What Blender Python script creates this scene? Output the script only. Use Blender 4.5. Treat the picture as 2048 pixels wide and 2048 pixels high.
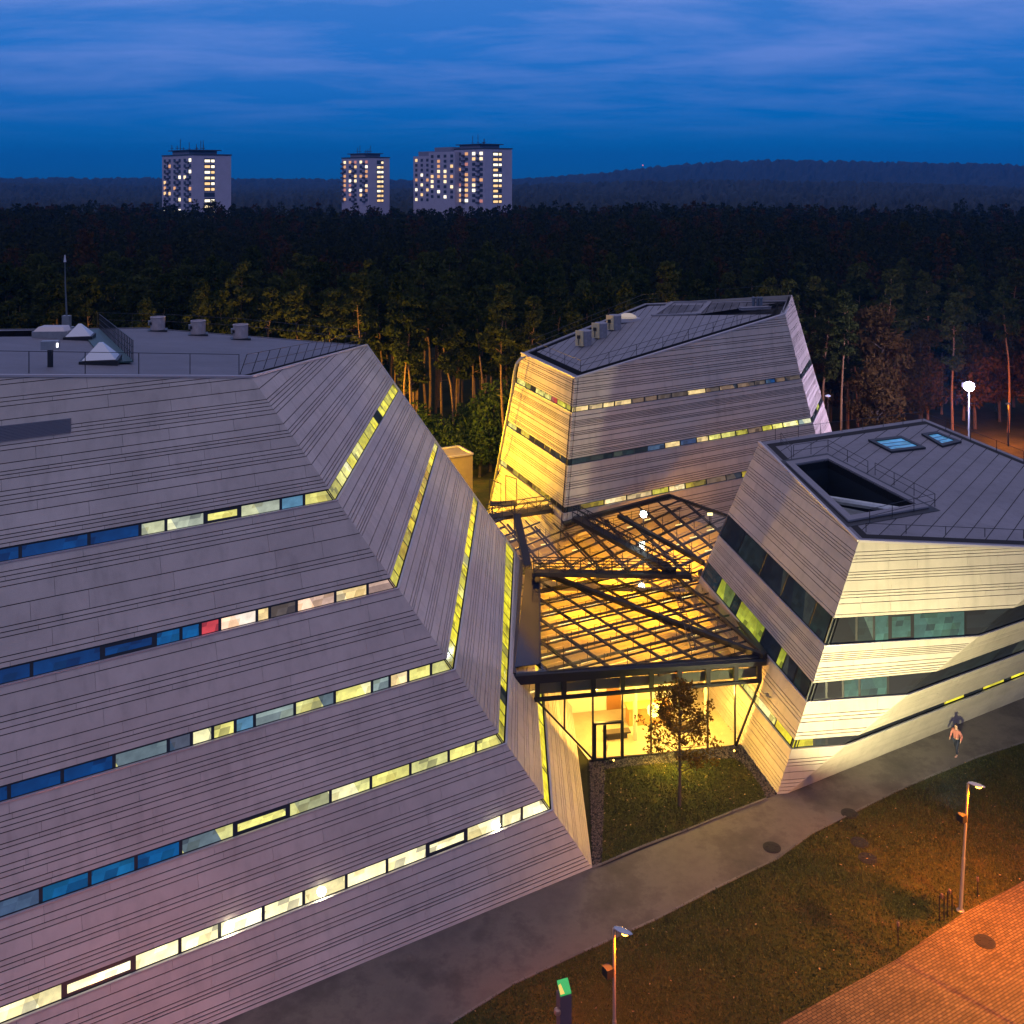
import bpy, bmesh, math, random
import numpy as np
from mathutils import Vector, Matrix
R = math.radians
for o in list(bpy.data.objects): bpy.data.objects.remove(o)
SC = bpy.context.scene
COL = SC.collection
rnd = random.Random(7)

# ------------------------------------------------------------------ camera
FPX, HY, CH = 2050.0, 355.0, 33.0            # focal length (px of the 2048 photo), horizon row, camera height
cam = bpy.data.cameras.new("camera"); camo = bpy.data.objects.new("camera", cam); COL.objects.link(camo)
camo.location = (0, 0, CH); camo.rotation_euler = (R(90), 0, 0)
cam.sensor_width = 36; cam.lens = 36 * FPX / 2048
cam.shift_y = -(1024 - HY) / 2048
cam.clip_start = 0.5; cam.clip_end = 20000
SC.camera = camo
SC.view_settings.view_transform = 'Standard'; SC.view_settings.look = 'None'
SC.view_settings.exposure = 0.0; SC.view_settings.gamma = 1.0
SC.cycles.max_bounces = 6; SC.cycles.transparent_max_bounces = 12
SC.cycles.use_denoising = True
SC.cycles.sample_clamp_indirect = 4.0
SC.cycles.caustics_reflective = False; SC.cycles.caustics_refractive = False

# ------------------------------------------------------------------ world: dusk sky
W = bpy.data.worlds.new("World"); SC.world = W; W.use_nodes = True
nt = W.node_tree; nt.nodes.clear()
def N(t, typ, **kw):
    n = t.nodes.new(typ)
    for k, v in kw.items():
        if k.startswith('i_'): n.inputs[k[2:].replace('_', ' ')].default_value = v
        else: setattr(n, k, v)
    return n
def ramp(t, stops, interp='LINEAR'):
    n = t.nodes.new('ShaderNodeValToRGB'); cr = n.color_ramp; cr.interpolation = interp
    while len(cr.elements) < len(stops): cr.elements.new(0.5)
    for e, (p, c) in zip(cr.elements, stops):
        e.position = p; e.color = (*c, 1) if len(c) == 3 else c
    return n
L = nt.links
out = N(nt, 'ShaderNodeOutputWorld'); bg = N(nt, 'ShaderNodeBackground')
tc = N(nt, 'ShaderNodeTexCoord'); sep = N(nt, 'ShaderNodeSeparateXYZ')
L.new(tc.outputs['Generated'], sep.inputs[0])
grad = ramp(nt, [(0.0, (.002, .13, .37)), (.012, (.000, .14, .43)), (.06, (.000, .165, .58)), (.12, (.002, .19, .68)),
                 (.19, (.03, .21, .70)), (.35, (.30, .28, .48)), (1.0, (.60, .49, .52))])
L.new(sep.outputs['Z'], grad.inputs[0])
# clouds: long soft bands, denser higher up
den = N(nt, 'ShaderNodeMath', operation='ADD'); den.inputs[1].default_value = .10
L.new(sep.outputs['Z'], den.inputs[0])
dx = N(nt, 'ShaderNodeMath', operation='DIVIDE'); L.new(sep.outputs['X'], dx.inputs[0]); L.new(den.outputs[0], dx.inputs[1])
dy = N(nt, 'ShaderNodeMath', operation='DIVIDE'); L.new(sep.outputs['Y'], dy.inputs[0]); L.new(den.outputs[0], dy.inputs[1])
cmb = N(nt, 'ShaderNodeCombineXYZ'); L.new(dx.outputs[0], cmb.inputs[0]); L.new(dy.outputs[0], cmb.inputs[1])
mp = N(nt, 'ShaderNodeMapping'); mp.inputs['Scale'].default_value = (.75, 1.25, 1); mp.inputs['Rotation'].default_value = (0, 0, R(-14))
mp.inputs['Location'].default_value = (3.4, 1.7, 0)
L.new(cmb.outputs[0], mp.inputs[0])
nz = N(nt, 'ShaderNodeTexNoise', i_Scale=1.0, i_Detail=7.0, i_Roughness=.60, i_Distortion=.25); L.new(mp.outputs[0], nz.inputs['Vector'])
cr = ramp(nt, [(.42, (0, 0, 0)), (.66, (1, 1, 1))]); L.new(nz.outputs[0], cr.inputs[0])
hm = N(nt, 'ShaderNodeMapRange'); hm.inputs['From Min'].default_value = .03; hm.inputs['From Max'].default_value = .16
L.new(sep.outputs['Z'], hm.inputs[0])
mm = N(nt, 'ShaderNodeMath', operation='MULTIPLY'); L.new(cr.outputs[0], mm.inputs[0]); L.new(hm.outputs[0], mm.inputs[1])
mm2 = N(nt, 'ShaderNodeMath', operation='MULTIPLY'); L.new(mm.outputs[0], mm2.inputs[0]); mm2.inputs[1].default_value = .75
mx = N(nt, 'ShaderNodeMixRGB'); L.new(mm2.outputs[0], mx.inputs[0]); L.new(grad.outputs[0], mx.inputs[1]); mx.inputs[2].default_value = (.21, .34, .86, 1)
# a faint share of the physical sky, sun below the horizon
sky = N(nt, 'ShaderNodeTexSky', sky_type='NISHITA', sun_disc=False, sun_elevation=R(-2), sun_rotation=R(200))
ad = N(nt, 'ShaderNodeMixRGB', blend_type='ADD'); ad.inputs[0].default_value = .12
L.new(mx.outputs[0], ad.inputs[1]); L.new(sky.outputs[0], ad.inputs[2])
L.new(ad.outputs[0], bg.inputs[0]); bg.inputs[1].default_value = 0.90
L.new(bg.outputs[0], out.inputs[0])

# last glow of daylight, from behind the camera: very weak and very soft
sun = bpy.data.lights.new("sun", 'SUN'); sun.energy = .18; sun.angle = R(60); sun.color = (1, .80, .86)
suno = bpy.data.objects.new("sun", sun); COL.objects.link(suno); suno.rotation_euler = (R(48), 0, R(-20))

# ------------------------------------------------------------------ pixel -> world
def ray(x, y): return Vector(((x - 1024) / FPX, 1, -(y - HY) / FPX))
CAM = Vector((0, 0, CH))
def gnd(p, z=0.0): return CAM + ray(*p) * ((CH - z) * FPX / (p[1] - HY))
def at(p, D): return CAM + ray(*p) * D
def hit(p, pl):
    r = ray(*p); return CAM + r * ((pl[0] - CAM).dot(pl[1]) / r.dot(pl[1]))
def proj(P): return (1024 + P.x / P.y * FPX, HY + (CH - P.z) / P.y * FPX)
def z_(x, y): return (x * 1.06004, y * 1.06004)
def c1(x, y): return (x * .53, 600 + y * .53)
def c3(x, y): return (1024 + x * .53, 1024 + y * .53)
def c4(x, y): return (x * .53, 1300 + y * .53)
def cb(x, y): return (1000 + x * .3623, 560 + y * .3623)
def c6(x, y): return (1348 + x * .3623, 700 + y * .3623)
def ca(x, y): return (960 + x * .31056, 960 + y * .31056)
def croof(x, y): return (x * .41408, 500 + y * .41408)
def plane(P, T, d):
    n = (T - P).cross(Vector((d[0], d[1], 0))).normalized()
    if n.y > 0 and abs(n.y) > .01 or (abs(n.y) <= .01 and n.x < 0): n = -n
    return (P, n)

# ------------------------------------------------------------------ materials
MATS = {}
def newmat(name):
    m = bpy.data.materials.new(name); m.use_nodes = True; t = m.node_tree; t.nodes.clear()
    o = t.nodes.new('ShaderNodeOutputMaterial'); return m, t, o
def pbr(name, col, rough=.7, metal=0, spec=.5, var=0, vscale=1.5, bump=0, bscale=20, emis=None, es=0, isl=0, coords='Object'):
    if name in MATS: return MATS[name]
    m, t, o = newmat(name); b = N(t, 'ShaderNodeBsdfPrincipled')
    b.inputs['Base Color'].default_value = (*col, 1); b.inputs['Roughness'].default_value = rough
    b.inputs['Metallic'].default_value = metal; b.inputs['Specular IOR Level'].default_value = spec
    tcn = N(t, 'ShaderNodeTexCoord')
    src = None
    if var:
        n1 = N(t, 'ShaderNodeTexNoise', i_Scale=vscale, i_Detail=8.0, i_Roughness=.65); t.links.new(tcn.outputs[coords], n1.inputs['Vector'])
        mr = N(t, 'ShaderNodeMapRange'); mr.inputs['From Min'].default_value = .3; mr.inputs['From Max'].default_value = .7
        mr.inputs['To Min'].default_value = 1 - var; mr.inputs['To Max'].default_value = 1 + var
        t.links.new(n1.outputs[0], mr.inputs[0]); src = mr.outputs[0]
    if isl:
        g = N(t, 'ShaderNodeNewGeometry'); mr2 = N(t, 'ShaderNodeMapRange')
        mr2.inputs['To Min'].default_value = 1 - isl; mr2.inputs['To Max'].default_value = 1 + isl
        t.links.new(g.outputs['Random Per Island'], mr2.inputs[0])
        if src:
            mu = N(t, 'ShaderNodeMath', operation='MULTIPLY'); t.links.new(src, mu.inputs[0]); t.links.new(mr2.outputs[0], mu.inputs[1]); src = mu.outputs[0]
        else: src = mr2.outputs[0]
    if src:
        mxn = N(t, 'ShaderNodeVectorMath', operation='SCALE'); mxn.inputs[0].default_value = col
        t.links.new(src, mxn.inputs['Scale']); t.links.new(mxn.outputs[0], b.inputs['Base Color'])
    if bump:
        n2 = N(t, 'ShaderNodeTexNoise', i_Scale=bscale, i_Detail=6.0); t.links.new(tcn.outputs[coords], n2.inputs['Vector'])
        bn = N(t, 'ShaderNodeBump', i_Strength=bump, i_Distance=.05); t.links.new(n2.outputs[0], bn.inputs['Height'])
        t.links.new(bn.outputs[0], b.inputs['Normal'])
    if emis:
        b.inputs['Emission Color'].default_value = (*emis, 1); b.inputs['Emission Strength'].default_value = es
    t.links.new(b.outputs[0], o.inputs[0]); MATS[name] = m
    return m

def stone(name, col):
    """fibre-cement boards: tone differs board by board, with rain streaks and dirt patches"""
    m, t, o = newmat(name); b = N(t, 'ShaderNodeBsdfPrincipled', i_Roughness=.62)
    g = N(t, 'ShaderNodeNewGeometry'); tcn = N(t, 'ShaderNodeTexCoord')
    mr = N(t, 'ShaderNodeMapRange'); mr.inputs['To Min'].default_value = .94; mr.inputs['To Max'].default_value = 1.06
    t.links.new(g.outputs['Random Per Island'], mr.inputs[0])
    n1 = N(t, 'ShaderNodeTexNoise', i_Scale=.35, i_Detail=9.0, i_Roughness=.7); t.links.new(tcn.outputs['Object'], n1.inputs['Vector'])
    mr1 = N(t, 'ShaderNodeMapRange'); mr1.inputs['From Min'].default_value = .3; mr1.inputs['From Max'].default_value = .7
    mr1.inputs['To Min'].default_value = .84; mr1.inputs['To Max'].default_value = 1.12
    t.links.new(n1.outputs[0], mr1.inputs[0])
    mpn = N(t, 'ShaderNodeMapping'); mpn.inputs['Scale'].default_value = (2.2, 2.2, .16); t.links.new(tcn.outputs['Object'], mpn.inputs[0])
    n3 = N(t, 'ShaderNodeTexNoise', i_Scale=1.0, i_Detail=4.0); t.links.new(mpn.outputs[0], n3.inputs['Vector'])
    mr3 = N(t, 'ShaderNodeMapRange'); mr3.inputs['From Min'].default_value = .52; mr3.inputs['From Max'].default_value = .74
    mr3.inputs['To Min'].default_value = 1.0; mr3.inputs['To Max'].default_value = .86
    t.links.new(n3.outputs[0], mr3.inputs[0])
    a = N(t, 'ShaderNodeMath', operation='MULTIPLY'); t.links.new(mr.outputs[0], a.inputs[0]); t.links.new(mr1.outputs[0], a.inputs[1])
    a2 = N(t, 'ShaderNodeMath', operation='MULTIPLY'); t.links.new(a.outputs[0], a2.inputs[0]); t.links.new(mr3.outputs[0], a2.inputs[1])
    s = N(t, 'ShaderNodeVectorMath', operation='SCALE'); s.inputs[0].default_value = col
    t.links.new(a2.outputs[0], s.inputs['Scale']); t.links.new(s.outputs[0], b.inputs['Base Color'])
    n2 = N(t, 'ShaderNodeTexNoise', i_Scale=30.0, i_Detail=4.0); t.links.new(tcn.outputs['Object'], n2.inputs['Vector'])
    bn = N(t, 'ShaderNodeBump', i_Strength=.35, i_Distance=.02); t.links.new(n2.outputs[0], bn.inputs['Height']); t.links.new(bn.outputs[0], b.inputs['Normal'])
    t.links.new(b.outputs[0], o.inputs[0]); MATS[name] = m; return m

def pane(name, cols, strength=1.0, gloss=.12, tint=(.02, .02, .025), spec=.3):
    """a lit room behind glass, or mirrored sky in the blue panes, as emission: straight-edged patches of wall, blind and furniture; cols = (main, second, third, accent)"""
    m, t, o = newmat(name); b = N(t, 'ShaderNodeBsdfPrincipled', i_Roughness=gloss); b.inputs['Specular IOR Level'].default_value = spec; b.inputs['Base Color'].default_value = (*tint, 1)
    uv = N(t, 'ShaderNodeUVMap'); mpn = N(t, 'ShaderNodeMapping'); mpn.inputs['Scale'].default_value = (.75, .9, 1); mpn.inputs['Rotation'].default_value = (0, 0, R(17))
    t.links.new(uv.outputs[0], mpn.inputs[0])
    su = N(t, 'ShaderNodeSeparateXYZ'); t.links.new(uv.outputs[0], su.inputs[0])
    def M_(op, a, b_=None, c_=None):
        n_ = N(t, 'ShaderNodeMath', operation=op)
        for k_, q_ in enumerate((a, b_, c_)):
            if q_ is None: continue
            if isinstance(q_, (int, float)): n_.inputs[k_].default_value = q_
            else: t.links.new(q_, n_.inputs[k_])
        return n_.outputs[0]
    skew = M_('MULTIPLY_ADD', su.outputs['Y'], .45, su.outputs['X'])
    f1 = M_('FLOOR', M_('MULTIPLY', skew, .62)); wn1 = N(t, 'ShaderNodeTexWhiteNoise', noise_dimensions='1D'); t.links.new(f1, wn1.inputs['W'])
    cr_ = ramp(t, [(0, cols[0]), (.50, cols[1]), (.74, cols[2]), (.9, cols[3])], 'CONSTANT'); t.links.new(wn1.outputs['Value'], cr_.inputs[0])
    cv = N(t, 'ShaderNodeCombineXYZ'); t.links.new(M_('FLOOR', M_('MULTIPLY', M_('MULTIPLY_ADD', su.outputs['Y'], -.25, su.outputs['X']), 1.9)), cv.inputs[0]); t.links.new(M_('FLOOR', M_('MULTIPLY', su.outputs['Y'], 2.6)), cv.inputs[1])
    wn2 = N(t, 'ShaderNodeTexWhiteNoise', noise_dimensions='2D'); t.links.new(cv.outputs[0], wn2.inputs['Vector'])
    cr2 = ramp(t, [(0, (1, 1, 1)), (.66, (.50, .50, .54)), (.74, (1.3, 1.3, 1.25)), (.84, (.8, .76, .66))], 'CONSTANT'); t.links.new(wn2.outputs['Value'], cr2.inputs[0])
    sv = N(t, 'ShaderNodeSeparateXYZ'); t.links.new(uv.outputs[0], sv.inputs[0]); sh = N(t, 'ShaderNodeMapRange'); sh.inputs['From Max'].default_value = .9; sh.inputs['To Min'].default_value = 1.12; sh.inputs['To Max'].default_value = .80; t.links.new(sv.outputs['Y'], sh.inputs[0])
    n1 = N(t, 'ShaderNodeTexNoise', i_Scale=1.6, i_Detail=5.0, i_Roughness=.6); t.links.new(uv.outputs[0], n1.inputs['Vector'])
    mr = N(t, 'ShaderNodeMapRange'); mr.inputs['From Min'].default_value = .3; mr.inputs['From Max'].default_value = .7
    mr.inputs['To Min'].default_value = .72; mr.inputs['To Max'].default_value = 1.2; t.links.new(n1.outputs[0], mr.inputs[0])
    s = N(t, 'ShaderNodeVectorMath', operation='SCALE'); mm_ = N(t, 'ShaderNodeVectorMath', operation='MULTIPLY'); t.links.new(cr_.outputs[0], mm_.inputs[0]); t.links.new(cr2.outputs[0], mm_.inputs[1]); t.links.new(mm_.outputs[0], s.inputs[0])
    mk = N(t, 'ShaderNodeMath', operation='MULTIPLY'); t.links.new(mr.outputs[0], mk.inputs[0]); t.links.new(sh.outputs[0], mk.inputs[1]); t.links.new(mk.outputs[0], s.inputs['Scale'])
    t.links.new(s.outputs[0], b.inputs['Emission Color']); b.inputs['Emission Strength'].default_value = strength * 1.12
    t.links.new(b.outputs[0], o.inputs[0]); MATS[name] = m
    m.cycles.emission_sampling = 'NONE'
    return m

stone('board_grey', (.48, .425, .385)); stone('board_pale', (.47, .43, .37)); stone('roof_stone', (.20, .195, .225)); stone('roof_felt', (.13, .13, .165))
DARK = pbr('dark_metal', (.018, .020, .026), .45, .3)
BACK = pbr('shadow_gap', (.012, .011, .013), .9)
TRIM = pbr('pale_metal_trim', (.50, .47, .50), .45, .4)
MET = pbr('grey_metal', (.30, .31, .33), .4, .6, var=.15, vscale=4)
CONC = pbr('concrete', (.40, .38, .33), .8, var=.15, vscale=1.2, bump=.3, bscale=14)
# window panes by what is seen in them
def mul(c, k): return tuple(x * k for x in c)
Y = (.80, .74, .20)
pane('blue', ((.000, .022, .095), (.000, .019, .085), (.000, .026, .11), (.001, .022, .08)), 1.0, .06, (.01, .03, .08))  # blue panes: the sky's reflection is put into the emission colour
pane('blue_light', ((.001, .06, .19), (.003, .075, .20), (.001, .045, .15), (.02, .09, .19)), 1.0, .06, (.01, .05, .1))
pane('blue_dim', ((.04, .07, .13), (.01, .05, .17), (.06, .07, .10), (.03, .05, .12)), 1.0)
pane('yellow', (Y, (.62, .60, .20), (.30, .32, .16), (.95, .9, .45)), 1.0)
pane('yellow_plain', (Y, mul(Y, .92), mul(Y, .8), (.9, .86, .35)), 1.0)
pane('yellow_desk', ((.62, .60, .22), (.34, .35, .18), (.10, .14, .16), (.9, .85, .45)), 1.0)
pane('yellow_blue', ((.55, .56, .32), (.24, .32, .30), (.08, .20, .32), (.85, .8, .45)), 1.0)
pane('pale', ((.34, .38, .30), (.28, .36, .34), (.5, .52, .32), (.72, .72, .45)), 1.0)
pane('bright', ((1.25, 1.12, .62), (1.1, 1.0, .55), (.86, .74, .36), (1.5, 1.4, .95)), 1.0)
pane('pink', ((1.1, .72, .50), (.55, .36, .28), (.95, .8, .66), (.55, .03, .05)), 1.0)
pane('red_room', ((.35, .08, .08), (.55, .05, .06), (.12, .06, .10), (.9, .5, .4)), 1.0)
pane('side_yellow', ((.80, .70, .03), (.72, .62, .03), (.55, .48, .03), (.85, .76, .08)), 1.0)
pane('side_amber', ((.34, .25, .03), (.20, .15, .03), (.60, .5, .05), (.07, .06, .03)), 1.0)
pane('side_dim', ((.46, .41, .06), (.34, .31, .06), (.60, .54, .06), (.20, .19, .06)), 1.0)
pane('warm_dim', ((.15, .10, .07), (.09, .07, .06), (.24, .17, .10), (.03, .035, .05)), 1.0)
pane('warm', ((.80, .58, .26), (.55, .40, .2), (.95, .75, .4), (.25, .18, .12)), 1.0)
pane('dark_glass', ((.006, .009, .013), (.010, .016, .018), (.004, .006, .010), (.03, .035, .03)), 1.0, .15, spec=.0)
pane('dark_teal', ((.008, .018, .024), (.014, .028, .030), (.005, .010, .014), (.04, .05, .04)), 1.0, .05)
pane('green_room', ((.33, .36, .03), (.24, .28, .02), (.45, .48, .05), (.12, .16, .04)), 1.0)
pane('green_blind', ((.050, .145, .105), (.046, .13, .10), (.04, .115, .095), (.055, .16, .12)), 1.0, .08)
pane('green_dark', ((.006, .016, .014), (.015, .032, .025), (.004, .007, .007), (.09, .15, .10)), 1.0, .08)

# ------------------------------------------------------------------ mesh builder
class MB:
    def __init__(s): s.v = []; s.f = []; s.m = []; s.uv = None
    def quad(s, a, b, c, d, mi=0): s.poly([a, b, c, d], mi)
    def poly(s, pts, mi=0):
        i = len(s.v); s.v += [tuple(p) for p in pts]; s.f.append(tuple(range(i, i + len(pts)))); s.m.append(mi)
    def prism(s, pts, off, mi=0):
        """polygon pts extruded by vector off (closed)"""
        i = len(s.v); n = len(pts); s.v += [tuple(p) for p in pts] + [tuple(Vector(p) + off) for p in pts]
        s.f.append(tuple(range(i, i + n))); s.f.append(tuple(range(i + 2 * n - 1, i + n - 1, -1)))
        for k in range(n): s.f.append((i + k, i + n + k, i + n + (k + 1) % n, i + (k + 1) % n))
        s.m += [mi] * (n + 2)
    def box(s, c, sx, sy, sz, rz=0, mi=0):
        M = Matrix.Rotation(rz, 3, 'Z'); c = Vector(c)
        b = [c + M @ Vector((x * sx / 2, y * sy / 2, 0)) for x, y in ((-1, -1), (1, -1), (1, 1), (-1, 1))]
        s.prism(b, Vector((0, 0, sz)), mi)
    def bar(s, a, b, w, h=None, mi=0, up=Vector((0, 0, 1))):
        a = Vector(a); b = Vector(b); h = h or w; d = (b - a)
        if d.length < 1e-6: return
        d.normalize()
        if abs(d.dot(up)) > .95: up = Vector((1, 0, 0))
        r = d.cross(up).normalized() * w / 2; u = r.cross(d).normalized() * h / 2
        s.prism([a - r - u, a + r - u, a + r + u, a - r + u], b - a, mi)
    def tube(s, pts, rads, n=8, mi=0):
        pts = [Vector(p) for p in pts]; rings = []
        if not hasattr(rads, '__len__'): rads = [rads] * len(pts)
        for k, p in enumerate(pts):
            d = (pts[min(k + 1, len(pts) - 1)] - pts[max(k - 1, 0)]).normalized()
            u = Vector((1, 0, 0)) if abs(d.x) < .9 else Vector((0, 1, 0))
            a = d.cross(u).normalized(); b = d.cross(a)
            i = len(s.v); rings.append(i)
            for q in range(n):
                t = 2 * math.pi * q / n; s.v.append(tuple(p + (a * math.cos(t) + b * math.sin(t)) * rads[k]))
        for k in range(len(pts) - 1):
            for q in range(n):
                s.f.append((rings[k] + q, rings[k] + (q + 1) % n, rings[k + 1] + (q + 1) % n, rings[k + 1] + q)); s.m.append(mi)
        s.f.append(tuple(rings[0] + q for q in range(n))); s.f.append(tuple(rings[-1] + q for q in range(n - 1, -1, -1))); s.m += [mi, mi]
    def lathe(s, c, prof, n=16, mi=0):
        c = Vector(c); rings = []
        for r, z in prof:
            i = len(s.v); rings.append(i)
            for q in range(n):
                t = 2 * math.pi * q / n; s.v.append((c.x + r * math.cos(t), c.y + r * math.sin(t), c.z + z))
        for k in range(len(prof) - 1):
            for q in range(n):
                s.f.append((rings[k] + q, rings[k] + (q + 1) % n, rings[k + 1] + (q + 1) % n, rings[k + 1] + q)); s.m.append(mi)
        s.f.append(tuple(rings[0] + q for q in range(n - 1, -1, -1))); s.f.append(tuple(rings[-1] + q for q in range(n))); s.m += [mi, mi]
    def build(s, name, mats, parent=None, origin=None, smooth=False, world=True):
        if not isinstance(mats, (list, tuple)): mats = [mats]
        me = bpy.data.meshes.new(name)
        off = Vector(origin) if origin is not None else (wloc(parent) if (parent and world) else Vector((0, 0, 0)))
        me.from_pydata([(v[0] - off.x, v[1] - off.y, v[2] - off.z) for v in s.v], [], s.f)
        for m in mats: me.materials.append(MATS[m] if isinstance(m, str) else m)
        me.polygons.foreach_set('material_index', s.m)
        if s.uv:
            l = me.uv_layers.new(name='UVMap')
            l.data.foreach_set('uv', [c for p in s.uv for c in p])
        if smooth: me.polygons.foreach_set('use_smooth', [True] * len(me.polygons))
        me.update()
        o = bpy.data.objects.new(name, me); COL.objects.link(o)
        if parent: o.parent = parent
        if origin is not None: o.location = off
        return o
def wloc(o):
    l = Vector((0, 0, 0))
    while o: l += o.location; o = o.parent
    return l
def tag(o, label=None, cat=None, group=None, kind=None):
    if label: o['label'] = label
    if cat: o['category'] = cat
    if group: o['group'] = group
    if kind: o['kind'] = kind
    return o
def empty(name, loc, label, cat, group=None):
    o = bpy.data.objects.new(name, None); COL.objects.link(o); o.location = loc; o.empty_display_size = .1
    return tag(o, label, cat, group)
def copy_tree(o, parent=None):
    c = o.copy(); COL.objects.link(c)
    if parent: c.parent = parent
    for ch in list(o.children): copy_tree(ch, c)
    return c
def light(name, typ, loc, col, e, parent=None, **kw):
    l = bpy.data.lights.new(name, typ); l.color = col; l.energy = e
    tgt = kw.pop('target', None)
    for k, v in kw.items(): setattr(l, k, v)
    o = bpy.data.objects.new(name, l); COL.objects.link(o)
    o.location = Vector(loc) - (wloc(parent) if parent else Vector())
    if parent: o.parent = parent
    if tgt is not None: o.rotation_euler = (Vector(tgt) - Vector(loc)).to_track_quat('-Z', 'Y').to_euler()
    return o

def clip(poly, f):
    out = []
    for i in range(len(poly)):
        a, b = poly[i], poly[(i + 1) % len(poly)]; fa, fb = f(a), f(b)
        if fa >= 0: out.append(a)
        if (fa > 0 and fb < 0) or (fa < 0 and fb > 0):
            t = fa / (fa - fb); out.append((a[0] + (b[0] - a[0]) * t, a[1] + (b[1] - a[1]) * t))
    return out

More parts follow.
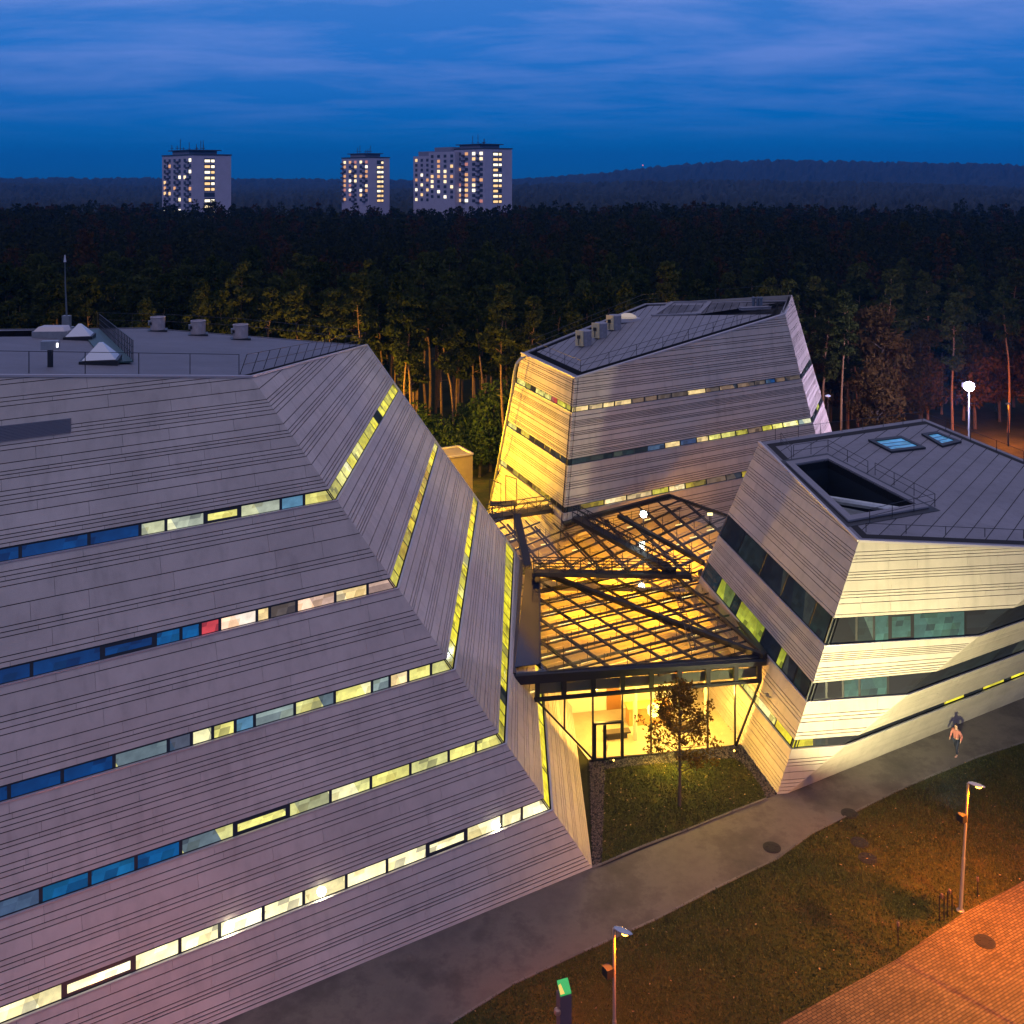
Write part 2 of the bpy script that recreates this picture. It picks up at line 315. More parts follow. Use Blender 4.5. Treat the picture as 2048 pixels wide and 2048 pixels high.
# ------------------------------------------------------------------ library volumes
class Edge:
    """a straight 3D edge; at_y finds the point whose picture row is y"""
    def __init__(s, b, t): s.b = Vector(b); s.t = Vector(t)
    def at_y(s, y):
        k = (y - HY) / FPX; A = CH - s.b.z - k * s.b.y; B = -(s.t.z - s.b.z) - k * (s.t.y - s.b.y)
        return s.b + (s.t - s.b) * (-A / B)
def widths(h, seed, lo=.13, k=1.0):
    """irregular board heights: bunches of narrow boards between broad ones"""
    r = random.Random(seed); out = [0]
    while out[-1] < h - .12 * k:
        for _ in range(r.choice((1, 2, 2, 3, 4))): out.append(out[-1] + k * r.uniform(lo, lo + .07))
        for _ in range(r.choice((1, 1, 2))): out.append(out[-1] + k * r.uniform(.26, .62))
    out = [o / out[-1] for o in out]
    return out
class Face:
    def __init__(s, root, eL, eR, yL, yR, pl, seed, mat, gap=.04, main='R', k=1.0, jl=(1.6, 5.0)):
        s.root, s.pl, s.n = root, pl, pl[1]
        s.L = [eL.at_y(y) for y in yL]; s.Rr = [eR.at_y(y) for y in yR]
        n = s.n; wall = MB(); back = MB()
        back.poly([p - n * .30 for p in (s.L[0], s.Rr[0], s.Rr[-1], s.L[-1])])
        s.backo = back.build('wall_core', BACK, root)
        rr = random.Random(seed * 13 + (1 if main == 'R' else 2))
        for b in range(0, len(yL) - 1, 2):
            lo = (s.L[b], s.Rr[b]); up = (s.L[b + 1], s.Rr[b + 1]); top = b == len(yL) - 2
            e1 = (lo[1] - lo[0]).normalized(); e2 = n.cross(e1).normalized()
            if e2.z < 0: e2 = -e2
            O = lo[0]
            to2 = lambda P: ((P - O).dot(e1), (P - O).dot(e2))
            poly = [to2(p) for p in (lo[0], lo[1], up[1], up[0])]
            mcb, mct = (to2(lo[1]), to2(up[1])) if main == 'R' else (to2(lo[0]), to2(up[0]))
            ocb, oct_ = (to2(lo[0]), to2(up[0])) if main == 'R' else (to2(lo[1]), to2(up[1]))
            hgt = max(mct[1], .3); lv = widths(hgt, seed * 100 + b, k=k)
            if top:
                ex = [1 + q for q in widths(6, seed * 100 + b + 1, k=k)[1:]]
                ex = [1 + (q - 1) * 6 / hgt for q in ex]; lv = lv + ex
            def line(t):
                m = (mcb[0] + (mct[0] - mcb[0]) * t, mcb[1] + (mct[1] - mcb[1]) * t)
                if top: return m, (m[0] + (1 if main == 'L' else -1), m[1])
                q = (ocb[0] + (oct_[0] - ocb[0]) * t, ocb[1] + (oct_[1] - ocb[1]) * t); return m, q
            for i in range(len(lv) - 1):
                a, b2 = line(lv[i]); c, d = line(lv[i + 1])
                def side(p0, p1, sg, g):
                    dx, dy = p1[0] - p0[0], p1[1] - p0[1]; l_ = math.hypot(dx, dy); nx, ny = -dy / l_, dx / l_
                    if ny < 0: nx, ny = -nx, -ny
                    return lambda p: sg * ((p[0] - p0[0]) * nx + (p[1] - p0[1]) * ny) - g
                g0 = gap / 2 if i > 0 else 0.0
                q = clip(clip(poly, side(a, b2, 1, g0)), side(c, d, -1, gap / 2))
                if len(q) < 3: continue
                x0 = min(p[0] for p in q); x1 = max(p[0] for p in q); x = x0 - rr.uniform(0, 3)
                while x < x1:
                    xe = x + rr.uniform(*jl)
                    qq = clip(clip(q, lambda p: p[0] - x - .006), lambda p: xe - .006 - p[0])
                    x = xe
                    if len(qq) < 3: continue
                    P = [O + e1 * p[0] + e2 * p[1] for p in qq]
                    wall.prism(P, n * -.05)
        s.wall = wall.build('wall', mat, root)
        s.sills = MB()
    def strip(s, k, types, fr=None, inset=.07, px=None, sill=True):
        """window strip k (0 = lowest): lines 2k+1 and 2k+2; fr = dividers 0..1 from left, or px = picture columns"""
        lo = (s.L[2 * k + 1], s.Rr[2 * k + 1]); up = (s.L[2 * k + 2], s.Rr[2 * k + 2]); n = s.n
        fb = MB(); fb.prism([lo[0] - n * .13, lo[1] - n * .13, up[1] - n * .13, up[0] - n * .13], n * -.05)
        frm = fb.build('window_band', DARK, s.root)
        if sill:
            s.sills.bar(lo[0] + n * .0, lo[1] + n * .0, .10, .05)
        if px is not None:
            def T(ab, X):
                a, b = ab; kx = (X - 1024) / FPX; A = a.x - kx * a.y; B = (b.x - a.x) - kx * (b.y - a.y); return -A / B
            tl = [T(lo, X) for X in px]; tu = [T(up, X) for X in px]
            tl = [min(max(t, 0), 1) for t in tl]; tu = [min(max(t, 0), 1) for t in tu]
        else:
            if fr is None:
                r = random.Random(k * 7 + len(types)); w = [r.uniform(.7, 1.3) for _ in types]; fr = [0]
                for q in w: fr.append(fr[-1] + q / sum(w))
            tl = tu = fr
        for i, ty in enumerate(types):
            ty, *opt = ty.split('+'); ins = inset
            a = lo[0].lerp(lo[1], tl[i]); b = lo[0].lerp(lo[1], tl[i + 1]); c = up[0].lerp(up[1], tu[i + 1]); d = up[0].lerp(up[1], tu[i])
            w_ = (b - a).length
            if w_ < .15: continue
            u = (b - a) / w_; h_ = (d - a).length; vv = (d - a) / h_; v2 = (c - b).normalized()
            mv = .075; mu_ = .07
            if 'f' in opt: mv = .16; mu_ = .14
            P = [a + u * mu_ + vv * mv, b - u * mu_ + v2 * mv, c - u * mu_ - v2 * mv, d + u * mu_ - vv * mv]
            off = n * -.11
            m = MB(); m.poly([p + off for p in P]); ox = rnd.uniform(0, 50); m.uv = [(ox, 0), (ox + w_, 0), (ox + w_, h_), (ox, h_)]
            PANES.setdefault(s.root.name, []).append((m, ty, frm, s.root, w_ * h_))
        return frm
    def finish(s):
        if s.sills.v: s.sills.build('window_sill', TRIM, s.root)
PANES = {}
def flush_panes():
    for key, lst in PANES.items():
        lst.sort(key=lambda q: -q[4])
        for m, ty, frm, root, a in lst[:100]: m.build('window_pane', ty, frm)
        rest = lst[100:]
        if rest:
            M = MB(); M.uv = []; tys = sorted({q[1] for q in rest})
            for m, ty, frm, root, a in rest:
                M.poly(m.v, tys.index(ty)); M.uv += m.uv
            tag(M.build('window_pane', tys, rest[0][3]), kind='stuff')

def inset2(poly, d):
    n = len(poly); res = []
    area = sum(poly[i][0] * poly[(i + 1) % n][1] - poly[(i + 1) % n][0] * poly[i][1] for i in range(n)); sg = 1 if area > 0 else -1
    for i in range(n):
        a, b, c = poly[i - 1], poly[i], poly[(i + 1) % n]
        def nrm(p, q):
            dx, dy = q[0] - p[0], q[1] - p[1]; l_ = math.hypot(dx, dy); return (-dy / l_ * sg, dx / l_ * sg)
        n1, n2 = nrm(a, b), nrm(b, c); k = 1 + n1[0] * n2[0] + n1[1] * n2[1]
        res.append((b[0] + d * (n1[0] + n2[0]) / k, b[1] + d * (n1[1] + n2[1]) / k))
    return res
def tri_fill(pts_loops, z_of, mb, mi=0, thick=0):
    """fill a polygon with holes (2D loops) using bmesh triangle fill; z from z_of(x,y)"""
    bm = bmesh.new()
    for lp in pts_loops:
        vs = [bm.verts.new((p[0], p[1], 0)) for p in lp]
        for i in range(len(vs)): bm.edges.new((vs[i], vs[(i + 1) % len(vs)]))
    bmesh.ops.triangle_fill(bm, use_beauty=True, use_dissolve=False, edges=bm.edges[:], normal=(0, 0, 1))
    for f in bm.faces: mb.poly([(v.co.x, v.co.y, z_of(v.co.x, v.co.y)) for v in f.verts], mi)
    bm.free()
def zplane(p, n): return lambda x, y: p.z - (n.x * (x - p.x) + n.y * (y - p.y)) / n.z
def roof(root, poly, zf, cop=.5, chan=.42, holes=(), mat='roof_stone', depth=.35):
    p2 = [(p.x, p.y) for p in poly]
    i1 = inset2(p2, cop); i2 = inset2(p2, cop + chan)
    m = MB(); n = len(p2)
    for i in range(n):                                            # coping in slabs
        j = (i + 1) % n; a, b, c, d = p2[i], p2[j], i1[j], i1[i]
        Lh = math.hypot(b[0] - a[0], b[1] - a[1]); k = max(1, int(Lh / 1.7))
        for q in range(k):
            t0, t1 = q / k + .006 / Lh, (q + 1) / k - .006 / Lh
            def lp(u, v, t): return (u[0] + (v[0] - u[0]) * t, u[1] + (v[1] - u[1]) * t)
            P = [lp(a, b, t0), lp(a, b, t1), lp(d, c, t1), lp(d, c, t0)]
            m.prism([Vector((x, y, zf(x, y) + .02)) for x, y in P], Vector((0, 0, -.12)))
    m.build('coping', mat, root)
    c = MB()
    tri_fill([p2] + list(holes), lambda x, y: zf(x, y) - depth, c)
    for a in ([i1, i2] + [h for h in holes]):
        for i in range(len(a)):
            j = (i + 1) % len(a)
            c.quad(*[(x, y, zf(x, y) + q) for (x, y), q in ((a[i], -depth), (a[j], -depth), (a[j], -.02), (a[i], -.02))])
    c.build('roof_gutter', BACK, root)
    return i2
def roof_deck(root, i2, zf, holes, direc, w=1.1, mat='roof_stone', name='roof', gap=.02, extra=()):
    """roof paving strips, holes = 2D loops left open"""
    dl = math.hypot(*direc); ex = (direc[0] / dl, direc[1] / dl); ey = (-ex[1], ex[0])
    loops = [[(p[0] * ex[0] + p[1] * ex[1], p[0] * ey[0] + p[1] * ey[1]) for p in lp] for lp in [i2] + list(holes)]
    m = MB(); ys = [p[1] for p in loops[0]]; y = min(ys)
    bm = bmesh.new()
    for lp in loops:
        vs = [bm.verts.new((p[0], p[1], 0)) for p in lp]
        for i in range(len(vs)): bm.edges.new((vs[i], vs[(i + 1) % len(vs)]))
    bmesh.ops.triangle_fill(bm, use_beauty=True, use_dissolve=False, edges=bm.edges[:], normal=(0, 0, 1))
    tris = [[(v.co.x, v.co.y) for v in f.verts] for f in bm.faces]; bm.free()
    while y < max(ys):
        for t in tris:
            q = clip(clip(t, lambda p: p[1] - y - gap / 2), lambda p: y + w - gap / 2 - p[1])
            if len(q) >= 3:
                P = []
                for u, v in q:
                    X, Yc = u * ex[0] + v * ey[0], u * ex[1] + v * ey[1]; P.append(Vector((X, Yc, zf(X, Yc))))
                m.poly(P)
        y += w
    return m.build(name, mat, root)
def railing(root, pts, h=.9, step=2.2, r=.022, rails=(1.0, .5), name='railing', lean=Vector((0, 0, 0))):
    m = MB()
    for a, b in zip(pts, pts[1:]):
        Lh = (b - a).length; k = max(1, round(Lh / step))
        for i in range(k + 1):
            p = a.lerp(b, i / k); m.bar(p, p + Vector((0, 0, h)) + lean, r * 2)
        for q in rails: m.bar(a + Vector((0, 0, h * q)) + lean * q, b + Vector((0, 0, h * q)) + lean * q, r * 1.6)
    return m.build(name, DARK, root)

# ---------------- volume A (large building on the left)
PA = gnd((1185, 1735)); TA = at((503, 755), 50)
dA = gnd((434, 2048)) - PA
a1 = plane(PA, TA, dA); a2 = plane(PA, TA, (.0102, 1))
eA = Edge(PA, TA)
XL = -760
def ext(pairs, X=XL): return [y0 + (y0 - yc) * (-X) / xc for (y0, xc, yc) in pairs]
yc = [1735, 1620, 1596, 1487, 1465.4, 1339.4, 1316.6, 1176.6, 1155, 1000.5, 977.4, 755]
y0 = [2229, 2052, 2013, 1839, 1801, 1607, 1572.6, 1372, 1336.7, 1126.3, 1095.6, 753]
xcs = [proj(eA.at_y(y))[0] for y in yc]
yL = ext(list(zip(y0, xcs, yc)))
eAl = Edge(hit((XL, yL[0]), a1), hit((XL, yL[-1]), a1))
A = empty('library_building', PA, 'large library volume at left with sloping grey board walls and long lit window strips', 'library building')
fA1 = Face(A, eAl, eA, yL, yc, a1, 3, 'board_grey', gap=.034, main='R', k=1.3)
eAb = Edge(hit((1044, 1124), a2), hit((734, 691), a2))
yb = [1230, 1159.7, 1142.9, 1104, 1080, 1004, 989.5, 893, 882, 782, 765, 691]
fA2 = Face(A, eA, eAb, yc, yb, a2, 3, 'board_grey', gap=.042, main='L', k=1.3)
c1x = lambda *a: [x * .53 for x in a]
X0 = [XL - 5, XL + 60]
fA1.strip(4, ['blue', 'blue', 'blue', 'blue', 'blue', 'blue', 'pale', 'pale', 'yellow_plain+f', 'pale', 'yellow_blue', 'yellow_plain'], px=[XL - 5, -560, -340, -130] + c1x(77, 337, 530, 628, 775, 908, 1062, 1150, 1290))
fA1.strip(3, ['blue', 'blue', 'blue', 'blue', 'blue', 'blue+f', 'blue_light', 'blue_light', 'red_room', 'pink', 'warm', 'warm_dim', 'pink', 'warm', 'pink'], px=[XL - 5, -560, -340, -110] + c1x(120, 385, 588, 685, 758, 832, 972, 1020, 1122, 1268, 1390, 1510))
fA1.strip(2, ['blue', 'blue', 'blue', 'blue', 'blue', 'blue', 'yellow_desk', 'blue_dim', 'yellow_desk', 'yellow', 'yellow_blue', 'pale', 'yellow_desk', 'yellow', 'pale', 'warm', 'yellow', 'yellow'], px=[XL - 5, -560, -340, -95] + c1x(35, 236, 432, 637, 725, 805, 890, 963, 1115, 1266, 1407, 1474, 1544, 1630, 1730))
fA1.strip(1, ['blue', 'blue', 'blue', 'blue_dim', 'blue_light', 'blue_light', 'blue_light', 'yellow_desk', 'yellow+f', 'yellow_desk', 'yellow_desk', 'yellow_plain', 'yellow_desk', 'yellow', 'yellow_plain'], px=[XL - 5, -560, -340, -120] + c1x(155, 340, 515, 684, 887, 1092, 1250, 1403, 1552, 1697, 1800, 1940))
fA1.strip(0, ['bright', 'bright', 'bright', 'bright', 'bright', 'bright+f', 'bright', 'bright', 'bright', 'bright', 'bright', 'bright', 'bright', 'bright+f', 'bright', 'bright', 'bright'], px=[XL - 5, -560, -340, -160, -20] + c1x(240, 508, 681, 831, 996, 1149, 1310, 1464, 1615, 1764, 1896) + [1046, 1120])
S = 'side_yellow'; SD = 'side_dim'; SA = 'side_amber'
fA2.strip(4, [SD, 'yellow_plain', 'yellow', S, 'yellow_plain', S, SD, S, 'dark_glass', S, S, S, S, S])
fA2.strip(3, [SD, SD, SA, SD, SA, SD, SD, SA, SD, SD, SA, SD, S, S, 'yellow_plain'])
fA2.strip(2, [SD, S, S, S, S, S, 'yellow', SD, S, 'yellow', S, S, S, S, S, SD, S])
fA2.strip(1, [SD, S, S, 'dark_glass', S, S, S, SD, S, S, S, S, S, SD, S, S, SD, S, S])
fA2.strip(0, [S, S, S, S, S, S, SD, S])
for x, y in ((865, 1045), (1215, 912), (1874, 662)):
    P = hit(c4(x, y), a1) - a1[1] * .04; gm = MB(); gm.lathe(P, [(.02, -.19), (.14, -.12), (.19, 0), (.14, .12), (.02, .19)], 12); gm.build('interior_lamp', pbr('hot_lamp', (1, 1, 1), .5, emis=(1, .93, .6), es=45), A)
fA1.finish(); fA2.finish()
# parapet trim along the wall heads, and the back edge flashing
m = MB(); up = Vector((0, 0, .05))
m.bar(fA1.L[-1] + up, TA + up, .14, .10); m.bar(TA + up, fA2.Rr[-1] + up, .14, .10); m.build('parapet_trim', TRIM, A)
m = MB(); m.bar(fA2.Rr[-1], fA2.Rr[0], .22, .12); m.build('edge_flashing', TRIM, A)
L3, T3 = fA1.L[-1], fA2.Rr[-1]
nA = (TA - L3).cross(T3 - TA).normalized(); zA = zplane(TA, nA)
bk = [hit(croof(700, 376), (TA, nA)), hit(croof(0, 383), (TA, nA))]
lA = L3
def on(zf, x, y): return Vector((x, y, zf(x, y)))
bx = bk[1] + (bk[1] - bk[0]) * 1.0
roofA = [lA, TA, T3, on(zA, bk[0].x, bk[0].y), on(zA, bk[1].x, bk[1].y), on(zA, bx.x, bx.y)]
wellA = [hit(croof(x, y), (TA, nA)) for x, y in ((-160, 420), (290, 417), (350, 388), (300, 386), (-160, 394))]
wellA2 = [(p.x, p.y) for p in wellA]
i2 = roof(A, roofA, zA, cop=.18, chan=.5, holes=[wellA2])
roof_deck(A, i2, zA, [wellA2], (1, .25), w=2.4, gap=.006, mat='roof_felt')
m = MB()                                                           # plain rear closures of the volume
g0, gB = fA1.L[0], fA2.Rr[0]
m.quad(fA2.Rr[0], fA2.Rr[-1], roofA[3], Vector((roofA[3].x - 3, roofA[3].y + 10, 0)))
m.quad(Vector((roofA[3].x - 3, roofA[3].y + 10, 0)), roofA[3], roofA[4], Vector((roofA[4].x - 3, roofA[4].y + 10, 0)))
m.quad(Vector((roofA[4].x - 3, roofA[4].y + 10, 0)), roofA[4], roofA[5], Vector((roofA[5].x - 3, roofA[5].y + 10, 0)))
m.quad(Vector((roofA[5].x - 3, roofA[5].y + 10, 0)), roofA[5], roofA[0], g0)
m.build('rear_wall', 'board_grey', A)
m = MB()
for i in range(len(wellA)):
    a, b = wellA[i], wellA[(i + 1) % len(wellA)]; m.quad(a + Vector((0, 0, -.02)), b + Vector((0, 0, -.02)), b - Vector((0, 0, 2.5)), a - Vector((0, 0, 2.5)))
m.poly([p - Vector((0, 0, 2.5)) for p in wellA]); m.build('roof_well', DARK, A)
# louvre grille high on the front wall
m = MB(); fr = MB()
gl = [hit(c1(x, y), a1) for x, y in ((-60, 545), (268, 502), (268, 446), (-60, 482))]; n = a1[1]
for i in range(11):
    t = i / 11; a = gl[0].lerp(gl[3], t) + n * .02; b = gl[1].lerp(gl[2], t) + n * .02
    u = (gl[3] - gl[0]) / 11 * .5; m.prism([a, b, b + u + n * .06, a + u + n * .06], n * .02)
lo_ = m.build('louvre_grille', pbr('louvre_metal', (.42, .43, .48), .5, 0), A)
fr.poly([p + n * .012 for p in gl]); fr.build('louvre_backing', pbr('louvre_back', (.13, .13, .17), .6), lo_)
# roof railings
def rp(zf, px, pl): P = hit(px, pl); return P
ins = lambda P, Q, d: P + (Q - P).normalized() * d
rA = [hit((x, y), (TA, nA)) for x, y in ((-60, 746), (478, 749))]
railing(A, rA, h=1.0, step=2.6, rails=(1.0,), r=.016)
railing(A, [hit((480, 749), (TA, nA)), hit((722, 693), (TA, nA))], h=1.0, step=1.6, rails=(1.0, .5), r=.016, lean=Vector((.35, 0, 0)))
railing(A, [hit(croof(1740, 462), (TA, nA)), hit(croof(1150, 398), (TA, nA)), hit(croof(800, 378), (TA, nA)), hit(croof(470, 372), (TA, nA))], h=1.1, step=3, r=.018)

# ---------------- volume B (middle, further back)
PB = gnd((1112, 1225)); TB = at((1150, 757), 81)
b1 = plane(PB, TB, (-.334, 1)); b2 = plane(PB, TB, (1.61, 1)); eB = Edge(PB, TB)
B = empty('library_building', PB, 'tapering library volume standing behind the glass roof, its left wall lit yellow', 'library building')
yB = [1225, 1027.4, 1014.7, 932.4, 918.7, 826.3, 813.6, 757]
yBl = [1064.9, 927.7, 916.9, 851.7, 840.8, 765.8, 753.8, 706.7]
yBr = [1071, 924.3, 910.7, 846.2, 834.6, 758.5, 748.4, 628.8]
eBl = Edge(hit((1000, 916.9), b1), hit((1042.8, 706.7), b1))
eBr = Edge(hit(cb(1740, 840), b2), hit(cb(1575, 190), b2))
fB1 = Face(B, eBl, eB, yBl, yB, b1, 5, 'board_grey', gap=.05, main='R', k=1.15)
fB2 = Face(B, eB, eBr, yB, yBr, b2, 5, 'board_grey', gap=.05, main='L', k=1.15)
b3 = plane(fB2.Rr[0], fB2.Rr[-1], (.413, 1)); b3 = (b3[0], -b3[1] if b3[1].x < 0 else b3[1])
eB3 = Edge(hit(cb(1828, 820), b3), hit(cb(1612, 82), b3))
yB3 = [965, 886, 875, 802.7, 791.9, 728.5, 715.8, 589.7]
fB3 = Face(B, eBr, eB3, yBr, yB3, b3, 5, 'board_grey', gap=.05, main='L', k=1.15)
fB1.strip(2, ['yellow_plain', 'side_dim', 'dark_glass', 'yellow_plain', 'yellow_plain', 'red_room', 'side_dim', 'side_dim'])
fB1.strip(1, ['yellow_plain', 'dark_glass', 'side_dim', 'dark_glass', 'dark_glass', 'dark_teal', 'dark_glass', 'dark_teal'])
fB1.strip(0, ['yellow_plain', 'dark_glass', 'side_dim', 'side_amber', 'dark_glass', 'side_amber', 'side_amber', 'dark_glass', 'dark_glass'])
fB2.strip(2, ['warm', 'warm', 'warm', 'warm', 'warm_dim', 'warm_dim', 'warm_dim', 'warm_dim', 'warm', 'warm_dim', 'warm_dim', 'warm_dim', 'warm_dim', 'blue_dim', 'warm_dim', 'warm_dim'])
fB2.strip(1, ['dark_teal', 'dark_glass', 'dark_teal', 'dark_teal', 'blue_dim', 'warm', 'blue_dim', 'warm', 'yellow_plain', 'yellow_plain', 'side_dim', 'warm_dim', 'side_dim', 'yellow_plain', 'yellow', 'pale'])
fB2.strip(0, ['dark_glass', 'side_amber', 'warm', 'warm', 'side_dim', 'warm', 'side_amber', 'warm_dim', 'warm_dim', 'side_amber', 'warm_dim', 'side_dim', 'warm_dim', 'dark_teal'])
for k in (0, 1, 2): fB3.strip(k, ['dark_glass', 'dark_teal', 'dark_glass', 'dark_teal' if k != 1 else 'green_room', 'dark_glass', 'dark_teal'])
for f_ in (fB1, fB2, fB3): f_.finish()
TBr, TBl = fB2.Rr[-1], fB1.L[-1]
nB = (TBr - TB).cross(TBl - TB).normalized(); zB = zplane(TB, nB); plB = (TB, nB)
TB3 = fB3.Rr[-1]
bkB = hit(cb(800, 130), plB)
roofB = [TB, TBr, on(zB, TB3.x, TB3.y), on(zB, bkB.x, bkB.y), TBl]
wellB = [hit(cb(x, y), plB) for x, y in ((845, 198), (1095, 190), (1160, 122), (955, 124))]; wB2 = [(p.x, p.y) for p in wellB]
i2 = roof(B, roofB, zB, cop=.50, chan=.75, depth=.5, holes=[wB2])
roof_deck(B, i2, zB, [wB2], (.3, 1), w=.75, gap=.05)
m = MB(); bb_ = [Vector((p.x + (p.x - 12) * .1, p.y + 4, 0)) for p in (roofB[2], roofB[3])]
m.quad(fB3.Rr[0], fB3.Rr[-1], roofB[3], bb_[1]); m.quad(bb_[1], roofB[3], TBl, fB1.L[0]); m.build('rear_wall', 'board_grey', B)
m = MB()
for i in range(4):
    a, b = wellB[i], wellB[(i + 1) % 4]; m.quad(a, b, b - Vector((0, 0, 2.2)), a - Vector((0, 0, 2.2)))
m.poly([p - Vector((0, 0, 2.2)) for p in wellB]); m.build('roof_well', pbr('well_blue', (.015, .03, .045), .4), B)
m = MB()
for i in range(4): m.bar(wellB[i] + Vector((0, 0, .06)), wellB[(i + 1) % 4] + Vector((0, 0, .06)), .45, .12)
m.build('well_kerb', 'roof_stone', B)
railing(B, [hit(cb(x, y), plB) for x, y in ((445, 505), (1560, 178))], h=.9, step=3.0, r=.018)
railing(B, [hit(cb(x, y), plB) for x, y in ((445, 505), (200, 400))], h=.9, step=3.0, r=.018)
railing(B, [hit(cb(x, y), plB) for x, y in ((170, 392), (790, 132), (900, 124))], h=1.0, step=3.5, r=.018)
railing(B, [hit(cb(x, y), plB) for x, y in ((1190, 112), (1555, 88))], h=1.1, step=6, r=.018, rails=(1.0,))
m = MB(); m.bar(TB + up, TBr + up, .16, .12); m.bar(TB + up, TBl + up, .16, .12); m.bar(TBr + up, roofB[2] + up, .16, .12); m.build('parapet_trim', TRIM, B)

# ---------------- volume C (right)
PC = gnd(c3(1000, 1065)); TC = at(c3(1308, 112), 56.5)
k1 = plane(PC, TC, (-.179, 1)); k2 = plane(PC, TC, (7.33, 1)); eC = Edge(PC, TC)
C = empty('library_building', PC, 'wedge shaped library volume at right with one wall floodlit cream and a flat paved roof', 'library building')
yC = [1588, 1499, 1480, 1404, 1366, 1291.6, 1236, 1083]
yCl = [1293, 1233.6, 1220, 1153, 1121.5, 1071, 1028, 885]
eCl = Edge(hit((1401, 1153), k1), hit((1518, 885), k1))
fC1 = Face(C, eCl, eC, yCl, yC, k1, 9, 'board_grey', gap=.034, main='R', k=1.2)
Gx = c3(1040, 1060)[0]
d2 = Vector((7.33, 1, 0)).normalized(); kx = (Gx - 1024) / FPX; tG = (kx * PC.y - PC.x) / (d2.x - kx * d2.y); G = PC + d2 * tG
K = hit(c3(2150, 150), k2); eF = Edge(G, K)
yF = [proj(G)[1]] + [1024 + .53 * y for y in (880, 842, 690, 602, 468, 362, 150)]
fC2 = Face(C, eC, eF, yC, yF, k2, 9, 'board_pale', gap=.034, main='L', k=1.2)
d3 = Vector((1.754, 1, 0)); n3 = (K - G).cross(d3).normalized()
if n3.y > 0: n3 = -n3
k3 = (G, n3)
XR = 2420; yR3 = []
for y in yF:
    p = proj(eF.at_y(y)); yR3.append(y + (355 - y) / (4620 - p[0]) * (XR - p[0]))
eR3 = Edge(hit((XR, yR3[0]), k3), hit((XR, yR3[-1]), k3))
fC3 = Face(C, eF, eR3, yF, yR3, k3, 11, 'board_pale', gap=.012, main='L', k=1.15, jl=(5, 11))
fC1.strip(2, ['dark_glass', 'dark_glass', 'dark_glass', 'dark_glass', 'green_dark'], fr=[0, .2, .42, .62, .86, 1], inset=.03)
fC1.strip(1, ['dark_teal', 'green_room', 'green_dark', 'green_room', 'dark_glass', 'green_room', 'dark_glass', 'green_dark'], fr=[0, .16, .31, .37, .60, .74, .79, .88, 1])
fC1.strip(0, ['side_yellow', 'side_dim', 'yellow_plain', 'yellow_plain', 'side_yellow'], fr=[0, .45, .6, .7, .86, 1])
fC2.strip(2, ['green_dark', 'green_dark', 'green_blind', 'green_blind+f', 'green_blind', 'dark_glass'], px=[1650, 1715, 1750, 1781, 1828, 1933, 2030])
fC2.strip(1, ['dark_glass', 'green_dark', 'green_blind', 'green_blind', 'dark_glass'], px=[1610, 1655, 1688, 1721, 1778, 1900])
fC2.strip(0, ['side_yellow', 'dark_teal', 'dark_glass'], px=[1580, 1630, 1655, 1720])
fC3.strip(2, ['dark_glass', 'dark_glass', 'dark_glass']); fC3.strip(1, ['dark_glass', 'dark_glass', 'dark_glass', 'dark_glass'])
fC3.strip(0, ['dark_glass', 'side_yellow', 'dark_glass', 'side_yellow', 'dark_glass', 'side_yellow', 'dark_glass'], px=[1660, 1890, 1932, 1968, 2012, 2024, 2100, XR])
for f_ in (fC1, fC2, fC3): f_.finish()
TCl = fC1.L[-1]; C2r = hit((2048, 1097), k2)
nC = (C2r - TC).cross(TCl - TC).normalized(); zC = zplane(TC, nC); plC = (TC, nC)
bkC = hit(c6(1380, 380), plC); rC = hit(c6(1932, 606), plC); rC2 = rC + (rC - bkC) * .5
R3 = fC3.Rr[-1]
roofC = [TC, on(zC, K.x, K.y), on(zC, R3.x, R3.y), on(zC, rC2.x, rC2.y), on(zC, bkC.x, bkC.y), TCl]
h6 = lambda *pts: [hit(c6(x, y), plC) for x, y in pts]
wellC = h6((668, 640), (850, 610), (1340, 862), (975, 925)); wC2 = [(p.x, p.y) for p in wellC]
sk1 = h6((1110, 512), (1255, 495), (1350, 540), (1200, 558)); sk2 = h6((1400, 478), (1455, 470), (1550, 508), (1480, 525))
chC = h6((540, 512), (620, 500), (650, 590), (850, 568), (1500, 895), (1090, 962), (1075, 1005), (1000, 965))
i2 = roof(C, roofC, zC, cop=.42, chan=.03, depth=.5, holes=[wC2])
deck_holes = [wC2] + [[(p.x, p.y) for p in s_] for s_ in (sk1, sk2)]
roof_deck(C, i2, zC, deck_holes, (.75, 1.0), w=.92, gap=.045)
m = MB()
for i in range(4):
    a, b = wellC[i], wellC[(i + 1) % 4]; m.quad(a, b, b - Vector((0, 0, 2.8)), a - Vector((0, 0, 2.8)))
m.poly([p - Vector((0, 0, 2.8)) for p in wellC]); m.build('roof_well', pbr('well_dark', (.012, .016, .024), .5), C)
m = MB(); gi1 = inset2([(p.x, p.y) for p in roofC], .45); gi2 = inset2([(p.x, p.y) for p in roofC], .95)
